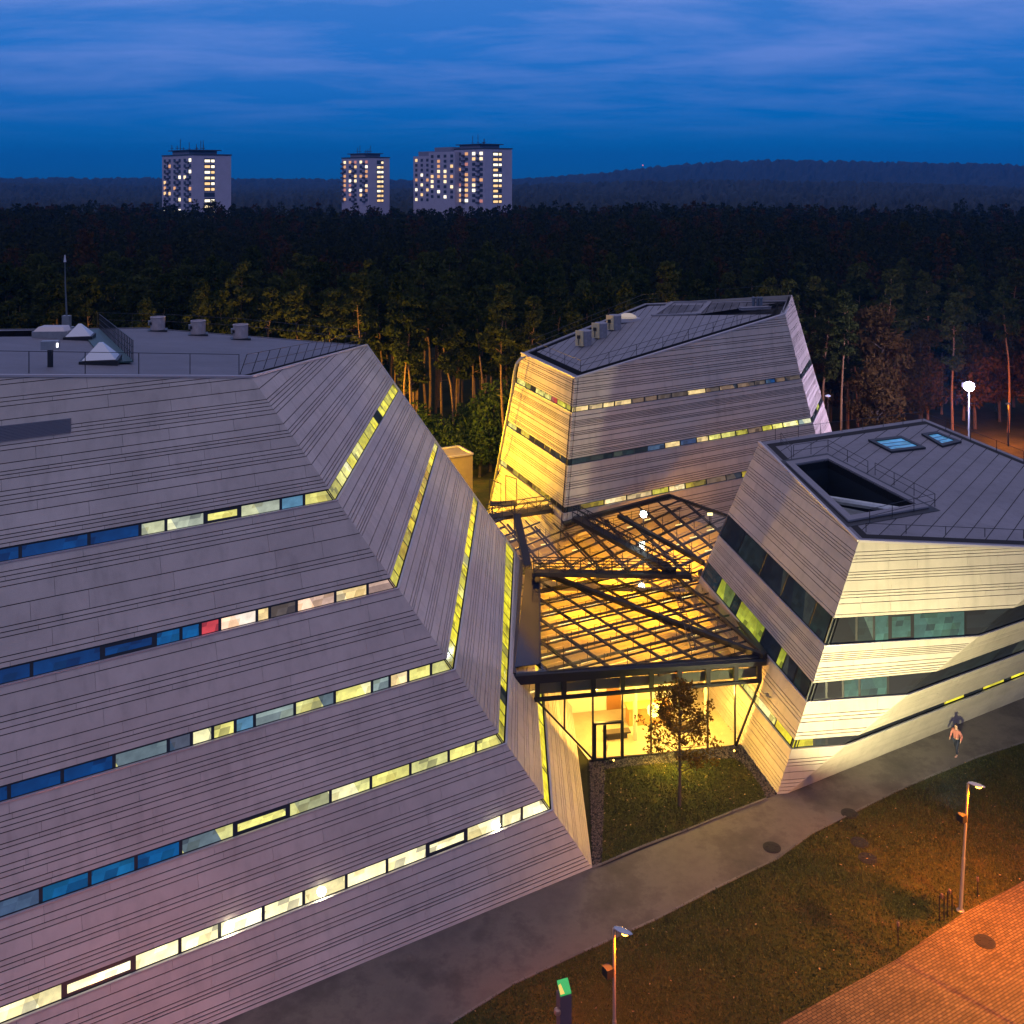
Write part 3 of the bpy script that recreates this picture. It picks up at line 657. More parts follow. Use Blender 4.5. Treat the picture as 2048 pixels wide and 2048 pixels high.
for i, rng in ((0, [(0, 1)]), (2, [(0, 1)]), (3, [(0, 1)]), (4, [(0, 1)]), (1, [(0, 1)]), (5, [(0, .12), (.80, 1)])):
    j = (i + 1) % 6
    for t0, t1 in rng:
        L_ = lambda a, b, t: (a[0] + (b[0] - a[0]) * t, a[1] + (b[1] - a[1]) * t)
        q = [L_(gi1[i], gi1[j], t0), L_(gi1[i], gi1[j], t1), L_(gi2[i], gi2[j], t1), L_(gi2[i], gi2[j], t0)]
        if i == 5: q = [L_(gi1[j], gi1[i], t0), L_(gi1[j], gi1[i], t1), L_(gi2[j], gi2[i], t1), L_(gi2[j], gi2[i], t0)]
        m.prism([Vector((x, y, zC(x, y) + .008)) for x, y in q], Vector((0, 0, .006)))
m.build('edge_channel', BACK, C)
m = MB(); ms = MB()
oC = inset2(wC2, -.5); iC = wC2
for i in range(4):
    j = (i + 1) % 4
    m.prism([Vector((x, y, zC(x, y) + .05)) for x, y in (oC[i], oC[j], iC[j], iC[i])], Vector((0, 0, .10)))
m.build('well_kerb', 'roof_stone', C)
oo = inset2(wC2, -.95)
for i in range(4):
    j = (i + 1) % 4
    ms.prism([Vector((x, y, zC(x, y) + .012)) for x, y in (oo[i], oo[j], oC[j], oC[i])], Vector((0, 0, .02)))
ms.build('well_gutter', DARK, C)
# plant in the well
pm = MB(); cw = sum(wellC, Vector()) / 4 - Vector((0, 0, 2.75)); axis = (wellC[2] - wellC[0]).normalized(); axis.z = 0; axis.normalize(); ra = math.atan2(axis.y, axis.x)
side_ = Vector((-axis.y, axis.x, 0))
pm.box(cw - axis * 3.0, 2.0, 1.5, 1.9, ra); pm.box(cw + axis * .3, 2.6, 1.1, 1.2, ra); pm.box(cw + axis * 3.2 - side_ * .3, 1.4, 1.0, 1.5, ra)
pm.tube([cw - axis * 4 + Vector((0, 0, 1.6)), cw + axis * 3.5 + Vector((0, 0, 1.9))], .22)
pm.build('roof_plant', pbr('plant_metal', (.42, .47, .50), .35, .5, var=.2, vscale=3), C)
for s_ in (sk1, sk2):
    q2 = [(p.x, p.y) for p in s_]; o2 = inset2(q2, -.35); kerb = MB()
    for i in range(4):
        j = (i + 1) % 4; kerb.prism([Vector((x, y, zC(x, y) + .01)) for x, y in (o2[i], o2[j], q2[j], q2[i])], Vector((0, 0, .14)))
    ko = kerb.build('skylight', DARK, C)
    gl_ = MB(); gl_.poly([Vector((x, y, zC(x, y) + .08)) for x, y in q2]); gl_.uv = [(0, 0), (2, 0), (2, 2), (0, 2)]
    gl_.build('skylight_glass', pane('skylight_%d' % len(MATS), ((.07, .26, .55), (.06, .24, .52), (.08, .28, .56), (.1, .3, .58)), 1.0, .1), ko)
    bars = MB()
    for t in (.33, .66): bars.bar(Vector((*q2[0], zC(*q2[0]) + .1)).lerp(Vector((*q2[3], zC(*q2[3]) + .1)), t), Vector((*q2[1], zC(*q2[1]) + .1)).lerp(Vector((*q2[2], zC(*q2[2]) + .1)), t), .04)
    bars.build('glazing_bar', MET, ko)
railing(C, h6((590, 520), (648, 600)), h=.8, step=2, r=.016); railing(C, h6((660, 590), (850, 560), (1070, 680)), h=.8, step=1.6, r=.016)
railing(C, h6((1110, 690), (1440, 865), (1080, 955)), h=.8, step=1.8, r=.016)
railing(C, h6((560, 498), (1370, 398), (1930, 620)), h=.8, step=2.2, r=.016, rails=(1.0,))
railing(C, h6((1060, 1005), (1930, 1040), (2300, 1055)), h=.5, step=2.2, r=.016, rails=(1.0,))
m = MB(); m.bar(TC + up, on(zC, K.x, K.y) + up, .16, .12); m.bar(TC + up, TCl + up, .16, .12); m.build('parapet_trim', TRIM, C)
m = MB(); q1 = Vector((rC2.x, rC2.y, 0)); q2_ = Vector((bkC.x - 2, bkC.y + 3, 0))
m.quad(fC3.Rr[0], fC3.Rr[-1], roofC[3], q1); m.quad(q1, roofC[3], roofC[4], q2_); m.quad(q2_, roofC[4], TCl, fC1.L[0]); m.build('rear_wall', 'board_grey', C)
# little security camera on the left wall of C
sc_ = hit(c3(978, 700), k1)
m = MB(); m.bar(sc_, sc_ + k1[1] * .25, .06); m.box(sc_ + k1[1] * .3, .22, .14, .14, .3); m.build('security_camera', MET, C)
flush_panes()

# ------------------------------------------------------------------ ground
def inst_noise_mat(name, stops, scale, rough=.95, bump=.5, bscale=60, extra=None, detail=9.0):
    m, t, o = newmat(name); b = N(t, 'ShaderNodeBsdfPrincipled', i_Roughness=rough); b.inputs['Specular IOR Level'].default_value = .25
    tcn = N(t, 'ShaderNodeTexCoord'); n1 = N(t, 'ShaderNodeTexNoise', i_Scale=scale, i_Detail=detail, i_Roughness=.68); t.links.new(tcn.outputs['Object'], n1.inputs['Vector'])
    c = ramp(t, stops); t.links.new(n1.outputs[0], c.inputs[0]); t.links.new(c.outputs[0], b.inputs['Base Color'])
    n2 = N(t, 'ShaderNodeTexNoise', i_Scale=bscale, i_Detail=5.0); t.links.new(tcn.outputs['Object'], n2.inputs['Vector'])
    bn = N(t, 'ShaderNodeBump', i_Strength=bump, i_Distance=.04); t.links.new(n2.outputs[0], bn.inputs['Height']); t.links.new(bn.outputs[0], b.inputs['Normal'])
    t.links.new(b.outputs[0], o.inputs[0]); MATS[name] = m; return m
inst_noise_mat('forest_floor', [(.3, (.014, .016, .007)), (.5, (.030, .032, .012)), (.7, (.05, .042, .018))], .35)
inst_noise_mat('lawn', [(.32, (.024, .032, .004)), (.48, (.042, .048, .007)), (.6, (.062, .054, .010)), (.75, (.080, .056, .016))], .7, bump=1.0, bscale=30)
inst_noise_mat('path_concrete', [(.3, (.058, .052, .048)), (.45, (.095, .084, .076)), (.53, (.135, .118, .105)), (.72, (.085, .076, .070))], .30, rough=.65, bump=.25, bscale=90)
# brick pavers of the plaza
m, t, o = newmat('pavers'); b = N(t, 'ShaderNodeBsdfPrincipled', i_Roughness=.8); b.inputs['Specular IOR Level'].default_value = .08
tcn = N(t, 'ShaderNodeTexCoord'); mpn = N(t, 'ShaderNodeMapping'); mpn.inputs['Rotation'].default_value = (0, 0, R(-30.5)); t.links.new(tcn.outputs['Object'], mpn.inputs[0])
bk_ = N(t, 'ShaderNodeTexBrick', i_Scale=1.0); bk_.inputs['Color1'].default_value = (.12, .085, .045, 1); bk_.inputs['Color2'].default_value = (.20, .14, .07, 1); bk_.inputs['Mortar'].default_value = (.055, .042, .028, 1)
bk_.inputs['Mortar Size'].default_value = .016; bk_.inputs['Brick Width'].default_value = .26; bk_.inputs['Row Height'].default_value = .13; bk_.inputs['Mortar Smooth'].default_value = .2
t.links.new(mpn.outputs[0], bk_.inputs['Vector'])
n1 = N(t, 'ShaderNodeTexNoise', i_Scale=.6, i_Detail=6.0); t.links.new(tcn.outputs['Object'], n1.inputs['Vector'])
mrn = N(t, 'ShaderNodeMapRange'); mrn.inputs['To Min'].default_value = .55; mrn.inputs['To Max'].default_value = 1.45; t.links.new(n1.outputs[0], mrn.inputs[0])
s = N(t, 'ShaderNodeVectorMath', operation='SCALE'); t.links.new(bk_.outputs[0], s.inputs[0]); t.links.new(mrn.outputs[0], s.inputs['Scale']); t.links.new(s.outputs[0], b.inputs['Base Color'])
bn = N(t, 'ShaderNodeBump', i_Strength=.6, i_Distance=.02, invert=True); t.links.new(bk_.outputs['Fac'], bn.inputs['Height']); t.links.new(bn.outputs[0], b.inputs['Normal'])
t.links.new(b.outputs[0], o.inputs[0]); MATS['pavers'] = m

def sheet(name, pts, z, mat, kind='structure', label=None):
    mb = MB(); tri_fill([[(p.x, p.y) for p in pts]], lambda x, y: z, mb); o = mb.build(name, mat)
    return tag(o, label, kind=kind)
mb = MB()
mb.quad((-9000, -500, -.03), (9000, -500, -.03), (9000, 12000, -.03), (-9000, 12000, -.03)); tag(mb.build('ground', 'forest_floor'), kind='structure')
edge_up = [fA1.L[0], PA] + [gnd(c3(*p)) for p in ((312, 1338), (480, 1264), (660, 1197), (830, 1128), (965, 1078))] + [PC, G, fC3.Rr[0]]
edge_lo = [gnd(c3(*p)) for p in ((2700, 560), (1932, 870), (1760, 925), (1600, 990), (1450, 1055), (1300, 1130), (1130, 1215), (1000, 1310), (770, 1420), (540, 1540), (270, 1660), (0, 1785))] + [gnd((901, 2048)), gnd((500, 2290))]
sheet('path', edge_up + edge_lo + [Vector((-40, 16, 0)), Vector((-50, 12, 0))], .004, 'path_concrete')
plz = [gnd(c3(*p)) for p in ((880, 2010), (1000, 1936), (1180, 1838), (1440, 1696), (1560, 1612), (1700, 1516), (1820, 1452), (1932, 1392), (2700, 1010))]
sheet('lawn', list(reversed(edge_lo)) + list(reversed(plz)) + [Vector((3, 26, 0)), Vector((-20, 14, 0))], .012, 'lawn')
sheet('plaza', plz + [Vector((90, 50, 0)), Vector((80, 5, 0)), Vector((0, 5, 0))], .008, 'pavers')
WL, WR = gnd((1179, 1523)), gnd((1484, 1489))
court = [gnd(c3(*p)) for p in ((338, 1330), (480, 1268), (660, 1200), (830, 1132), (962, 1082), (935, 1030), (905, 985), (868, 950), (835, 930), (700, 938), (560, 950), (430, 962), (350, 972))]
sheet('courtyard_lawn', court, .02, 'lawn')
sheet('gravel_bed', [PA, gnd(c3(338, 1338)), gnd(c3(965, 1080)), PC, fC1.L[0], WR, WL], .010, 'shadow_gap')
sheet('terrace', [gnd(z_(840, 830)), gnd(z_(990, 790)), fB1.L[0], PB, WL, gnd(z_(830, 960))], .004, 'lawn')
def scatter(poly, n, rr):
    xs = [p.x for p in poly]; ys = [p.y for p in poly]; out = []
    P = [(p.x, p.y) for p in poly]
    while len(out) < n:
        x, y = rr.uniform(min(xs), max(xs)), rr.uniform(min(ys), max(ys)); c = False
        for i in range(len(P)):
            (x1, y1), (x2, y2) = P[i - 1], P[i]
            if (y1 > y) != (y2 > y) and x < (x2 - x1) * (y - y1) / (y2 - y1) + x1: c = not c
        if c: out.append((x, y))
    return out
def blades(name, poly, n, seed, h=(.05, .11)):
    rr = random.Random(seed); mb = MB()
    for x, y in scatter(poly, n, rr):
        a = rr.uniform(0, 6.28); w = rr.uniform(.02, .045); hh = rr.uniform(*h); dx, dy = math.cos(a) * w, math.sin(a) * w; lx, ly = rr.uniform(-.06, .06), rr.uniform(-.06, .06)
        mb.poly([(x - dx, y - dy, .01), (x + dx, y + dy, .01), (x + lx, y + ly, hh)])
    return tag(mb.build(name, pbr('grass_blade', (.058, .062, .010), .8, isl=.6)), 'short autumn grass blades covering the lawns', kind='stuff')
vis_lawn = list(reversed(edge_lo[1:13])) + [gnd(c3(1932, 1392))] + [gnd(c3(*p)) for p in ((1820, 1452), (1700, 1516), (1560, 1612), (1440, 1696), (1180, 1838), (1000, 1936), (820, 2040), (100, 2080))]
blades('grass', vis_lawn, 42000, 1); blades('grass', court, 12000, 2)
rr = random.Random(5); mb = MB()
gp = [PA, WL, WR, fC1.L[0], PC, court[4], court[5], court[6], court[7], court[8], court[9], court[10], court[11], court[12], court[0], gnd(c3(312, 1338))]
for x, y in scatter(gp, 3600, rr):
    s_ = rr.uniform(.03, .085); a = rr.uniform(0, 6.28); q = [Vector((x + math.cos(a + k * 1.57) * s_, y + math.sin(a + k * 1.57) * s_ * .8, .02)) for k in range(4)]; top = Vector((x, y, .02 + s_ * .8))
    for k in range(4): mb.poly([q[k], q[(k + 1) % 4], top])
tag(mb.build('gravel', pbr('gravel_stone', (.085, .07, .06), .8, isl=.8)), 'dark loose gravel around the courtyard lawn', kind='stuff')
rr = random.Random(6); mb = MB()
for x, y in scatter(court, 85, rr) + scatter(plz + [Vector((30, 36, 0)), Vector((10, 36, 0))], 25, rr) + scatter(vis_lawn, 70, rr):
    s_ = rr.uniform(.04, .075); a = rr.uniform(0, 6.28); c_, d_ = math.cos(a) * s_, math.sin(a) * s_; zt = rr.uniform(.06, .11)
    mb.poly([(x - c_, y - d_, zt), (x + d_ * .6, y - c_ * .6, zt + .02), (x + c_, y + d_, zt), (x - d_ * .6, y + c_ * .6, zt + .015)])
tag(mb.build('fallen_leaves', pbr('dry_leaf', (.26, .17, .07), .8, isl=.5)), 'dry yellow leaves lying on the lawns', kind='stuff')

kb = MB()
def kerb_line(pts, w=.11, h=.05):
    for a, b in zip(pts, pts[1:]):
        n_ = max(1, int((b - a).length / 1.0))
        for i in range(n_): kb.bar(a.lerp(b, (i + .012) / n_) + Vector((0, 0, h / 2)), a.lerp(b, (i + .988) / n_) + Vector((0, 0, h / 2)), w, h)
kerb_line(edge_lo[1:13]); kerb_line(court[:5]); kerb_line([PA] + [gnd(c3(338, 1330))])
tag(kb.build('kerb', pbr('kerb_stone', (.13, .12, .11), .85, isl=.25)), kind='structure')
# manholes
def manhole(p, label, r=.44):
    c = gnd(p); e = empty('manhole_cover', (c.x, c.y, .012), label, 'manhole')
    mb = MB(); mb.lathe(c + Vector((0, 0, .012)), [(r, 0), (r, .02), (r - .05, .03)], 28); mb.build('rim', pbr('iron_rim', (.018, .016, .015), .8), e)
    mb = MB(); mb.lathe(c + Vector((0, 0, .042)), [(r * .86, 0), (r * .86, .012), (r * .5, .02), (r * .2, .014)], 28)
    for k in range(6):
        a = k * math.pi / 3; mb.box(c + Vector((math.cos(a) * r * .55, math.sin(a) * r * .55, .062)), .16, .03, .01, a)
    mb.build('lid', pbr('iron_lid', (.010, .009, .009), .8), e)
manhole(c3(1274, 1139), 'round dark manhole cover on the path nearest the right volume'); manhole(c3(981, 1267), 'round dark manhole cover near the middle of the path')
manhole(c3(1312, 1249), 'round dark manhole cover at the lawn edge by the path'); manhole(c3(1342, 1309), 'round manhole cover with a scuffed lid in the lawn')
manhole(c3(1784, 1622), 'round manhole cover set in the orange lit pavers')

# ------------------------------------------------------------------ atrium between the volumes
m, t, o = newmat('roof_glass'); tr = N(t, 'ShaderNodeBsdfTransparent'); tr.inputs[0].default_value = (.86, .88, .84, 1); gl = N(t, 'ShaderNodeBsdfGlossy', i_Roughness=.04); gl.inputs[0].default_value = (.9, .95, 1, 1)
fz = N(t, 'ShaderNodeFresnel', i_IOR=1.45); mu = N(t, 'ShaderNodeMath', operation='MULTIPLY_ADD'); mu.inputs[1].default_value = .9; mu.inputs[2].default_value = .03
t.links.new(fz.outputs[0], mu.inputs[0]); ms = N(t, 'ShaderNodeMixShader'); t.links.new(mu.outputs[0], ms.inputs[0]); t.links.new(tr.outputs[0], ms.inputs[1]); t.links.new(gl.outputs[0], ms.inputs[2]); t.links.new(ms.outputs[0], o.inputs[0]); MATS['roof_glass'] = m
m, t, o = newmat('blind_fabric'); df = N(t, 'ShaderNodeBsdfDiffuse'); df.inputs[0].default_value = (.36, .35, .36, 1); tl = N(t, 'ShaderNodeBsdfTranslucent'); tl.inputs[0].default_value = (.5, .42, .25, 1)
g = N(t, 'ShaderNodeNewGeometry'); mrr = N(t, 'ShaderNodeMapRange'); mrr.inputs['To Min'].default_value = .45; mrr.inputs['To Max'].default_value = .7; t.links.new(g.outputs['Random Per Island'], mrr.inputs[0])
ms = N(t, 'ShaderNodeMixShader'); t.links.new(mrr.outputs[0], ms.inputs[0]); t.links.new(df.outputs[0], ms.inputs[1]); t.links.new(tl.outputs[0], ms.inputs[2]); t.links.new(ms.outputs[0], o.inputs[0]); MATS['blind_fabric'] = m
BEAM = pbr('beam_steel', (.022, .024, .036), .4, .4)
AT = empty('glass_atrium', (WL + WR) / 2, 'low glass roofed atrium glowing yellow between the three grey volumes', 'atrium')
FL, FR_, ML = gnd((1028, 1351), 5.3), gnd((1530, 1312), 4.8), gnd((1044, 1124), 4.95)
pF = (FL, (FR_ - FL).cross(ML - FL).normalized()); MR = hit((1400, 1145), pF)
Bc = gnd((1126, 1048), 6.3); pR = (ML, (MR - ML).cross(Bc - ML).normalized())
AP, R2, BL_ = hit((1341, 992), pR), hit((1480, 1042), pR), hit((975, 1035), pR)
pieces = [([FL, FR_, MR, ML], pF), ([ML, MR, Bc, BL_], pR), ([Bc, MR, R2, AP], pR)]
mb = MB()
for poly, pl in pieces: mb.poly([p + Vector((0, 0, .08)) for p in poly])
mb.build('glass_roof', 'roof_glass', AT)
g1 = Vector((.861, .509, 0)).normalized(); g2 = Vector((-g1.y, g1.x, 0))
def clipline(poly, o_, d):
    """clip infinite plan line to convex polygon -> two plan points"""
    t0, t1 = -1e9, 1e9; n = len(poly); ar = sum(poly[i].x * poly[(i + 1) % n].y - poly[(i + 1) % n].x * poly[i].y for i in range(n)); sg = 1 if ar > 0 else -1
    for i in range(n):
        a, b = poly[i], poly[(i + 1) % n]; nx, ny = -(b.y - a.y) * sg, (b.x - a.x) * sg
        num = (a.x - o_.x) * nx + (a.y - o_.y) * ny; den = d.x * nx + d.y * ny
        if abs(den) < 1e-9:
            if num > 0: return None
            continue
        t = num / den
        if den > 0: t0 = max(t0, t)
        else: t1 = min(t1, t)
    return (t0, t1) if t1 > t0 + .05 else None
SP = 1.72
grid = MB(); low = MB(); posts = MB(); fab = MB(); bars = MB(); rr = random.Random(11)
for pi, (poly, pl) in enumerate(pieces):
    zf = zplane(*pl)
    for d, e in ((g1, g2), (g2, g1)):
        vals = [p.dot(e) for p in poly]; k = math.floor(min(vals) / SP)
        while k * SP < max(vals):
            o_ = e * (k * SP); r_ = clipline(poly, o_, d)
            if r_:
                a, b = o_ + d * r_[0], o_ + d * r_[1]
                a = on(zf, a.x, a.y); b = on(zf, b.x, b.y); grid.bar(a, b, .075, .10)
                dz = Vector((0, 0, -.62)); sh = e * (SP * .30)
                if d is g1: low.bar(a + dz, b + dz, .12, .14)
                else: low.bar(a + dz + sh * 1.67, b + dz + sh * 1.67, .12, .14)
            k += 1
    # cloth ceiling squares and slim lamps under them
    us = [p.dot(g1) for p in poly]; vs_ = [p.dot(g2) for p in poly]
    loc = [(p.dot(g1), p.dot(g2)) for p in poly]
    if pi == 0: loc = [(p.dot(g1), p.dot(g2)) for p in [hit(q, pF) for q in ((1084, 1336), (1492, 1312), (1388, 1150), (1076, 1146))]]
    i = math.floor(min(us) / SP)
    while i * SP < max(us):
        j = math.floor(min(vs_) / SP)
        while j * SP < max(vs_):
            for part in (0, 1):
                u0, u1, v0, v1 = i * SP + .05, (i + 1) * SP - .05, j * SP + part * SP / 2 + .05, j * SP + (part + 1) * SP / 2 - .05
                q = loc
                ar = sum(loc[n_][0] * loc[(n_ + 1) % len(loc)][1] - loc[(n_ + 1) % len(loc)][0] * loc[n_][1] for n_ in range(len(loc)))
                for f_ in (lambda p: p[0] - u0, lambda p: u1 - p[0], lambda p: p[1] - v0, lambda p: v1 - p[1]): q = clip(q, f_) if len(q) >= 3 else q
                if len(q) >= 3 and not (max(p[0] for p in q) > u1 + .1):
                    if True:
                        P = [g1 * a + g2 * b for a, b in q]; fab.poly([on(zf, p.x, p.y) - Vector((0, 0, 1.25)) for p in P])
            c = g1 * ((i + .5) * SP) + g2 * ((j + .5) * SP)
            if all(True for _ in (0,)):
                inside = clipline(poly, c, g1)
                if inside and inside[0] < -.3 and inside[1] > .3:
                    p = on(zf, c.x, c.y); posts.bar(p - Vector((0, 0, 1.25)), p + Vector((0, 0, 0)), .04)
                    if pi and rr.random() < .45 or (not pi and rr.random() < .6):
                        bars.bar(p - g1 * .42 - Vector((0, 0, 1.18)), p + g1 * .42 - Vector((0, 0, 1.18)), .07, .05)
            j += 1
        i += 1
grid.build('glazing_grid', BEAM, AT); low.build('lower_beams', pbr('beam_low', (.035, .028, .03), .5, .2), AT); posts.build('hanger_rods', BEAM, AT)
fab.build('ceiling_blinds', 'blind_fabric', AT)
bars.build('light_bars', pbr('lamp_bar', (.9, .8, .5), .5, emis=(1, .80, .30), es=1.6), AT)
# edge beams, gutters and main girders
mb = MB(); u_ = Vector((0, 0, .05))
mb.bar(FL - u_ * 4, FR_ - u_ * 4, .45, .50); mb.bar(FL, ML, .22, .3); mb.bar(FR_, MR, .30, .35); mb.bar(R2, AP, .2, .25); mb.bar(AP, Bc, .3, .35)
mb.build('eave_beam', BEAM, AT)
mb = MB()
def rbar(p, q, pl, w, h, dz=.12): a, b = hit(p, pl), hit(q, pl); mb.bar(a + Vector((0, 0, dz)), b + Vector((0, 0, dz)), w, h)
rbar(ca(235, 240), ca(310, 585), pR, .55, .4); rbar(ca(395, 605), ca(1830, 1150), pF, .28, .30); rbar(ca(890, 240), ca(1440, 545), pR, .3, .28)
rbar(ca(385, 610), ca(387, 1205), pF, .10, .3); rbar(ca(1240, 610), ca(1830, 1140), pF, .16, .2)
mb.build('roof_girder', BEAM, AT)
mb = MB(); q = [hit(p, pF) for p in (ca(225, 1225), ca(385, 1205), ca(380, 605), ca(292, 585))]
mb.prism([p + Vector((0, 0, .16)) for p in q], Vector((0, 0, .03))); mb.build('dark_roof_glass', pbr('dark_blue_glass', (.012, .02, .045), .12, .3), AT)
# front: vertical glass wall
wd = (WR - WL).normalized(); wn = Vector((wd.y, -wd.x, 0)); pw = (WL, wn)
H = lambda x, y: hit(ca(x, y), pw)
pane_pts = [(728, 1796), (357, 1408), (1802, 1288), (1642, 1706)]
mb = MB(); mb.poly([H(*p) for p in pane_pts]); mb.build('glass_front', 'roof_glass', AT)
mull = MB()
for X, yt, yb_ in ((543, 1390, 1606), (725, 1375, 1796), (915, 1362, 1780), (1100, 1346, 1762), (1282, 1332, 1745), (1464, 1318, 1730), (1640, 1302, 1706)):
    mull.bar(H(X, yt) + wn * .04, H(X, yb_) + wn * .04, .07, .16, up=wn)
mull.bar(H(352, 1412) + wn * .05, H(1806, 1288) + wn * .05, .22, .16); mull.bar(H(700, 1805) + wn * .05, H(1668, 1712) + wn * .05, .12, .12)
mull.bar(H(350, 1400) + wn * .05, H(728, 1798) + wn * .05, .10, .10); mull.bar(H(1806, 1285) + wn * .05, H(1645, 1712) + wn * .05, .10, .10)
mull.build('mullion', DARK, AT)
clr = MB(); cg = MB()
xs = [250, 368, 540, 728, 916, 1102, 1284, 1466, 1646, 1796]
mb = MB()
for X in xs: mb.bar(H(X, 1250 - (X - 200) * .055) + wn * .03, H(X, 1402 - (X - 360) * .084) + wn * .03, .26, .18, up=wn)
mb.bar(H(205, 1262) + wn * .06, H(1835, 1170) + wn * .06, .34, .24); mb.build('clerestory_frame', DARK, AT)
mb = MB(); mb.poly([H(215, 1262), H(352, 1405), H(1806, 1285), H(1832, 1170)]); mb.build('clerestory_glass', 'roof_glass', AT)
mb = MB(); off = -wn * .3
mb.prism([H(362, 1330) + off, H(362, 1398) + off, H(1800, 1282) + off, H(1800, 1225) + off], -wn * .05); mb.build('roller_blind', pbr('blind_grey', (.13, .15, .14), .8), AT)
# door
dr = MB(); dp = wn * .10
for (a, b) in (((735, 1562), (735, 1797)), ((800, 1570), (800, 1790)), ((912, 1552), (912, 1781))): dr.bar(H(*a) + dp, H(*b) + dp, .17, .12, up=wn)
dr.bar(H(728, 1563) + dp, H(918, 1550) + dp, .16, .12); dr.bar(H(728, 1796) + dp, H(918, 1781) + dp, .14, .12)
do = dr.build('door', DARK, AT)
hd = MB(); hd.bar(H(812, 1690) + wn * .2, H(812, 1730) + wn * .2, .04); hd.build('door_handle', MET, do)
# inside: floor, pale gallery wall, side walls, reading desks and lamps
inn = -wn
flo = MB(); flo.poly([WL + Vector((0, 0, .03)), WR + Vector((0, 0, .03)), Vector((15.5, 72, .03)), Vector((16, 84, .03)), Vector((3, 80, .03)), Vector((-2, 76, .03))]); flo.build('floor', pbr('atrium_floor', (.42, .36, .26), .5, var=.15, vscale=.8), AT)
gw = MB(); b0 = WL + inn * 5.2 - wd * 5; b1_ = WL + inn * 5.2 + wd * 6.6; b2_ = b1_ + inn * 2.0; b3_ = b2_ + wd * 6
gw.prism([b0, b1_, b1_ + Vector((0, 0, 3.0)), b0 + Vector((0, 0, 3.0))], inn * .15); gw.prism([b1_, b2_, b2_ + Vector((0, 0, 3.0)), b1_ + Vector((0, 0, 3.0))], wd * .15)
gw.prism([b2_, b3_, b3_ + Vector((0, 0, 3.3)), b2_ + Vector((0, 0, 3.3))], inn * .15)
gw.build('gallery_wall', pbr('gallery_white', (.80, .74, .60), .8, var=.06, vscale=.5), AT)
col = MB()
for k in (3.2, 7.6): p = WL + wd * k + inn * 1.6; col.tube([p, p + Vector((0, 0, 4.0))], .13, 12)
col.build('column', pbr('column_white', (.7, .62, .45), .6), AT)
rf = MB(); p = WL + wd * 6.55 + inn * 3.2; rf.lathe(p + Vector((0, 0, 2.1)), [(.06, 0), (.3, .25), (.34, .6), (.22, 1.0), (.08, 1.15)], 14); rf.lathe(p + Vector((0, 0, 1.2)), [(.05, 0), (.14, .2), (.05, .5)], 10)
tag(rf.build('hanging_ornament', pbr('red_shade', (.65, .05, .02), .5), None, origin=p + Vector((0, 0, 2.1))), 'red ornament hanging inside behind the atrium glass front', 'ornament')
dk_ = MB()
for i in range(7):
    for j in range(3):
        p = Vector((1.5, 66, 0)) + g1 * (i * 2.3) + g2 * (j * 3.4 - 1); dk_.box(p + Vector((0, 0, .7)), 1.7, .8, .06, math.atan2(g1.y, g1.x)); dk_.box(p + Vector((0, 0, .05)), .9, .1, .66, math.atan2(g1.y, g1.x))
tag(dk_.build('reading_desk', pbr('desk_white', (.6, .55, .45), .6), AT), kind='stuff')
gl_ = MB()
lamp_p = H(815, 1470) + inn * 2.2
gl_.lathe(lamp_p, [(.02, 0), (.17, .05), (.2, .15), (.17, .26), (.03, .3)], 14); gl_.build('globe_lamp', pbr('lamp_white', (1, 1, 1), .5, emis=(1, .92, .65), es=12), AT)
light('atrium_lamp', 'POINT', lamp_p + Vector((0, 0, -.3)), (1, .60, .12), 200, AT, shadow_soft_size=.25)
WC = (1, .43, .025)
for k, e_ in ((1.0, 300), (4.6, 420), (7.9, 330)): light('atrium_lamp', 'AREA', WL + wd * k + inn * 2.4 + Vector((0, 0, 3.05)), (1, .56, .09), e_, AT, size=1.6)
for k in (.9, 3.8, 6.4, 8.4): light('atrium_lamp', 'POINT', WL + wd * k + inn * .55 + Vector((0, 0, 2.9)), (1, .52, .08), 560, AT, shadow_soft_size=.3)
for x, y, e_ in ((5, 67.5, 1350), (10.5, 69, 1150), (3.0, 74.5, 2100), (8, 74, 1800), (12.5, 77, 1250), (8.5, 63.8, 750), (.5, 69, 1100)):
    light('atrium_lamp', 'AREA', (x, y, 1.6), WC, e_, AT, size=2.5, target=(x, y, 6), spread=R(170))
for x, y, e_ in ((5, 68.5, 500), (9, 73, 500)):
    light('atrium_lamp', 'AREA', (x, y, 3.2), WC, e_, AT, size=2, target=(x, y, 0))

# furnishing seen through the front: doorway, bench, info desk, wall light boxes, courtyard lamps
mb = MB(); q0 = b0 + wd * 5.6 - inn * .02
mb.prism([q0 + wd * 1.9, q0 + wd * 2.9, q0 + wd * 2.9 + Vector((0, 0, 2.2)), q0 + wd * 1.9 + Vector((0, 0, 2.2))], -inn * .04); mb.build('inner_door', pbr('oak_door', (.30, .14, .04), .5), AT)
mb = MB(); mb.box(WL + wd * 4.6 + inn * 3.4, 2.6, .7, 1.05, math.atan2(wd.y, wd.x)); mb.box(WL + wd * 4.6 + inn * 3.4 + Vector((0, 0, 1.05)), 2.8, .9, .06, math.atan2(wd.y, wd.x)); mb.build('info_desk', pbr('desk_orange', (.55, .30, .10), .5), AT)
mb = MB()
for k in (2.2, 6.2): mb.box(WL + wd * k + inn * 2.0 + Vector((0, 0, .35)), 1.6, .5, .1, math.atan2(wd.y, wd.x)); mb.box(WL + wd * k + inn * 2.0, 1.2, .3, .35, math.atan2(wd.y, wd.x))
mb.build('bench', pbr('bench_dark', (.08, .06, .05), .6), AT)
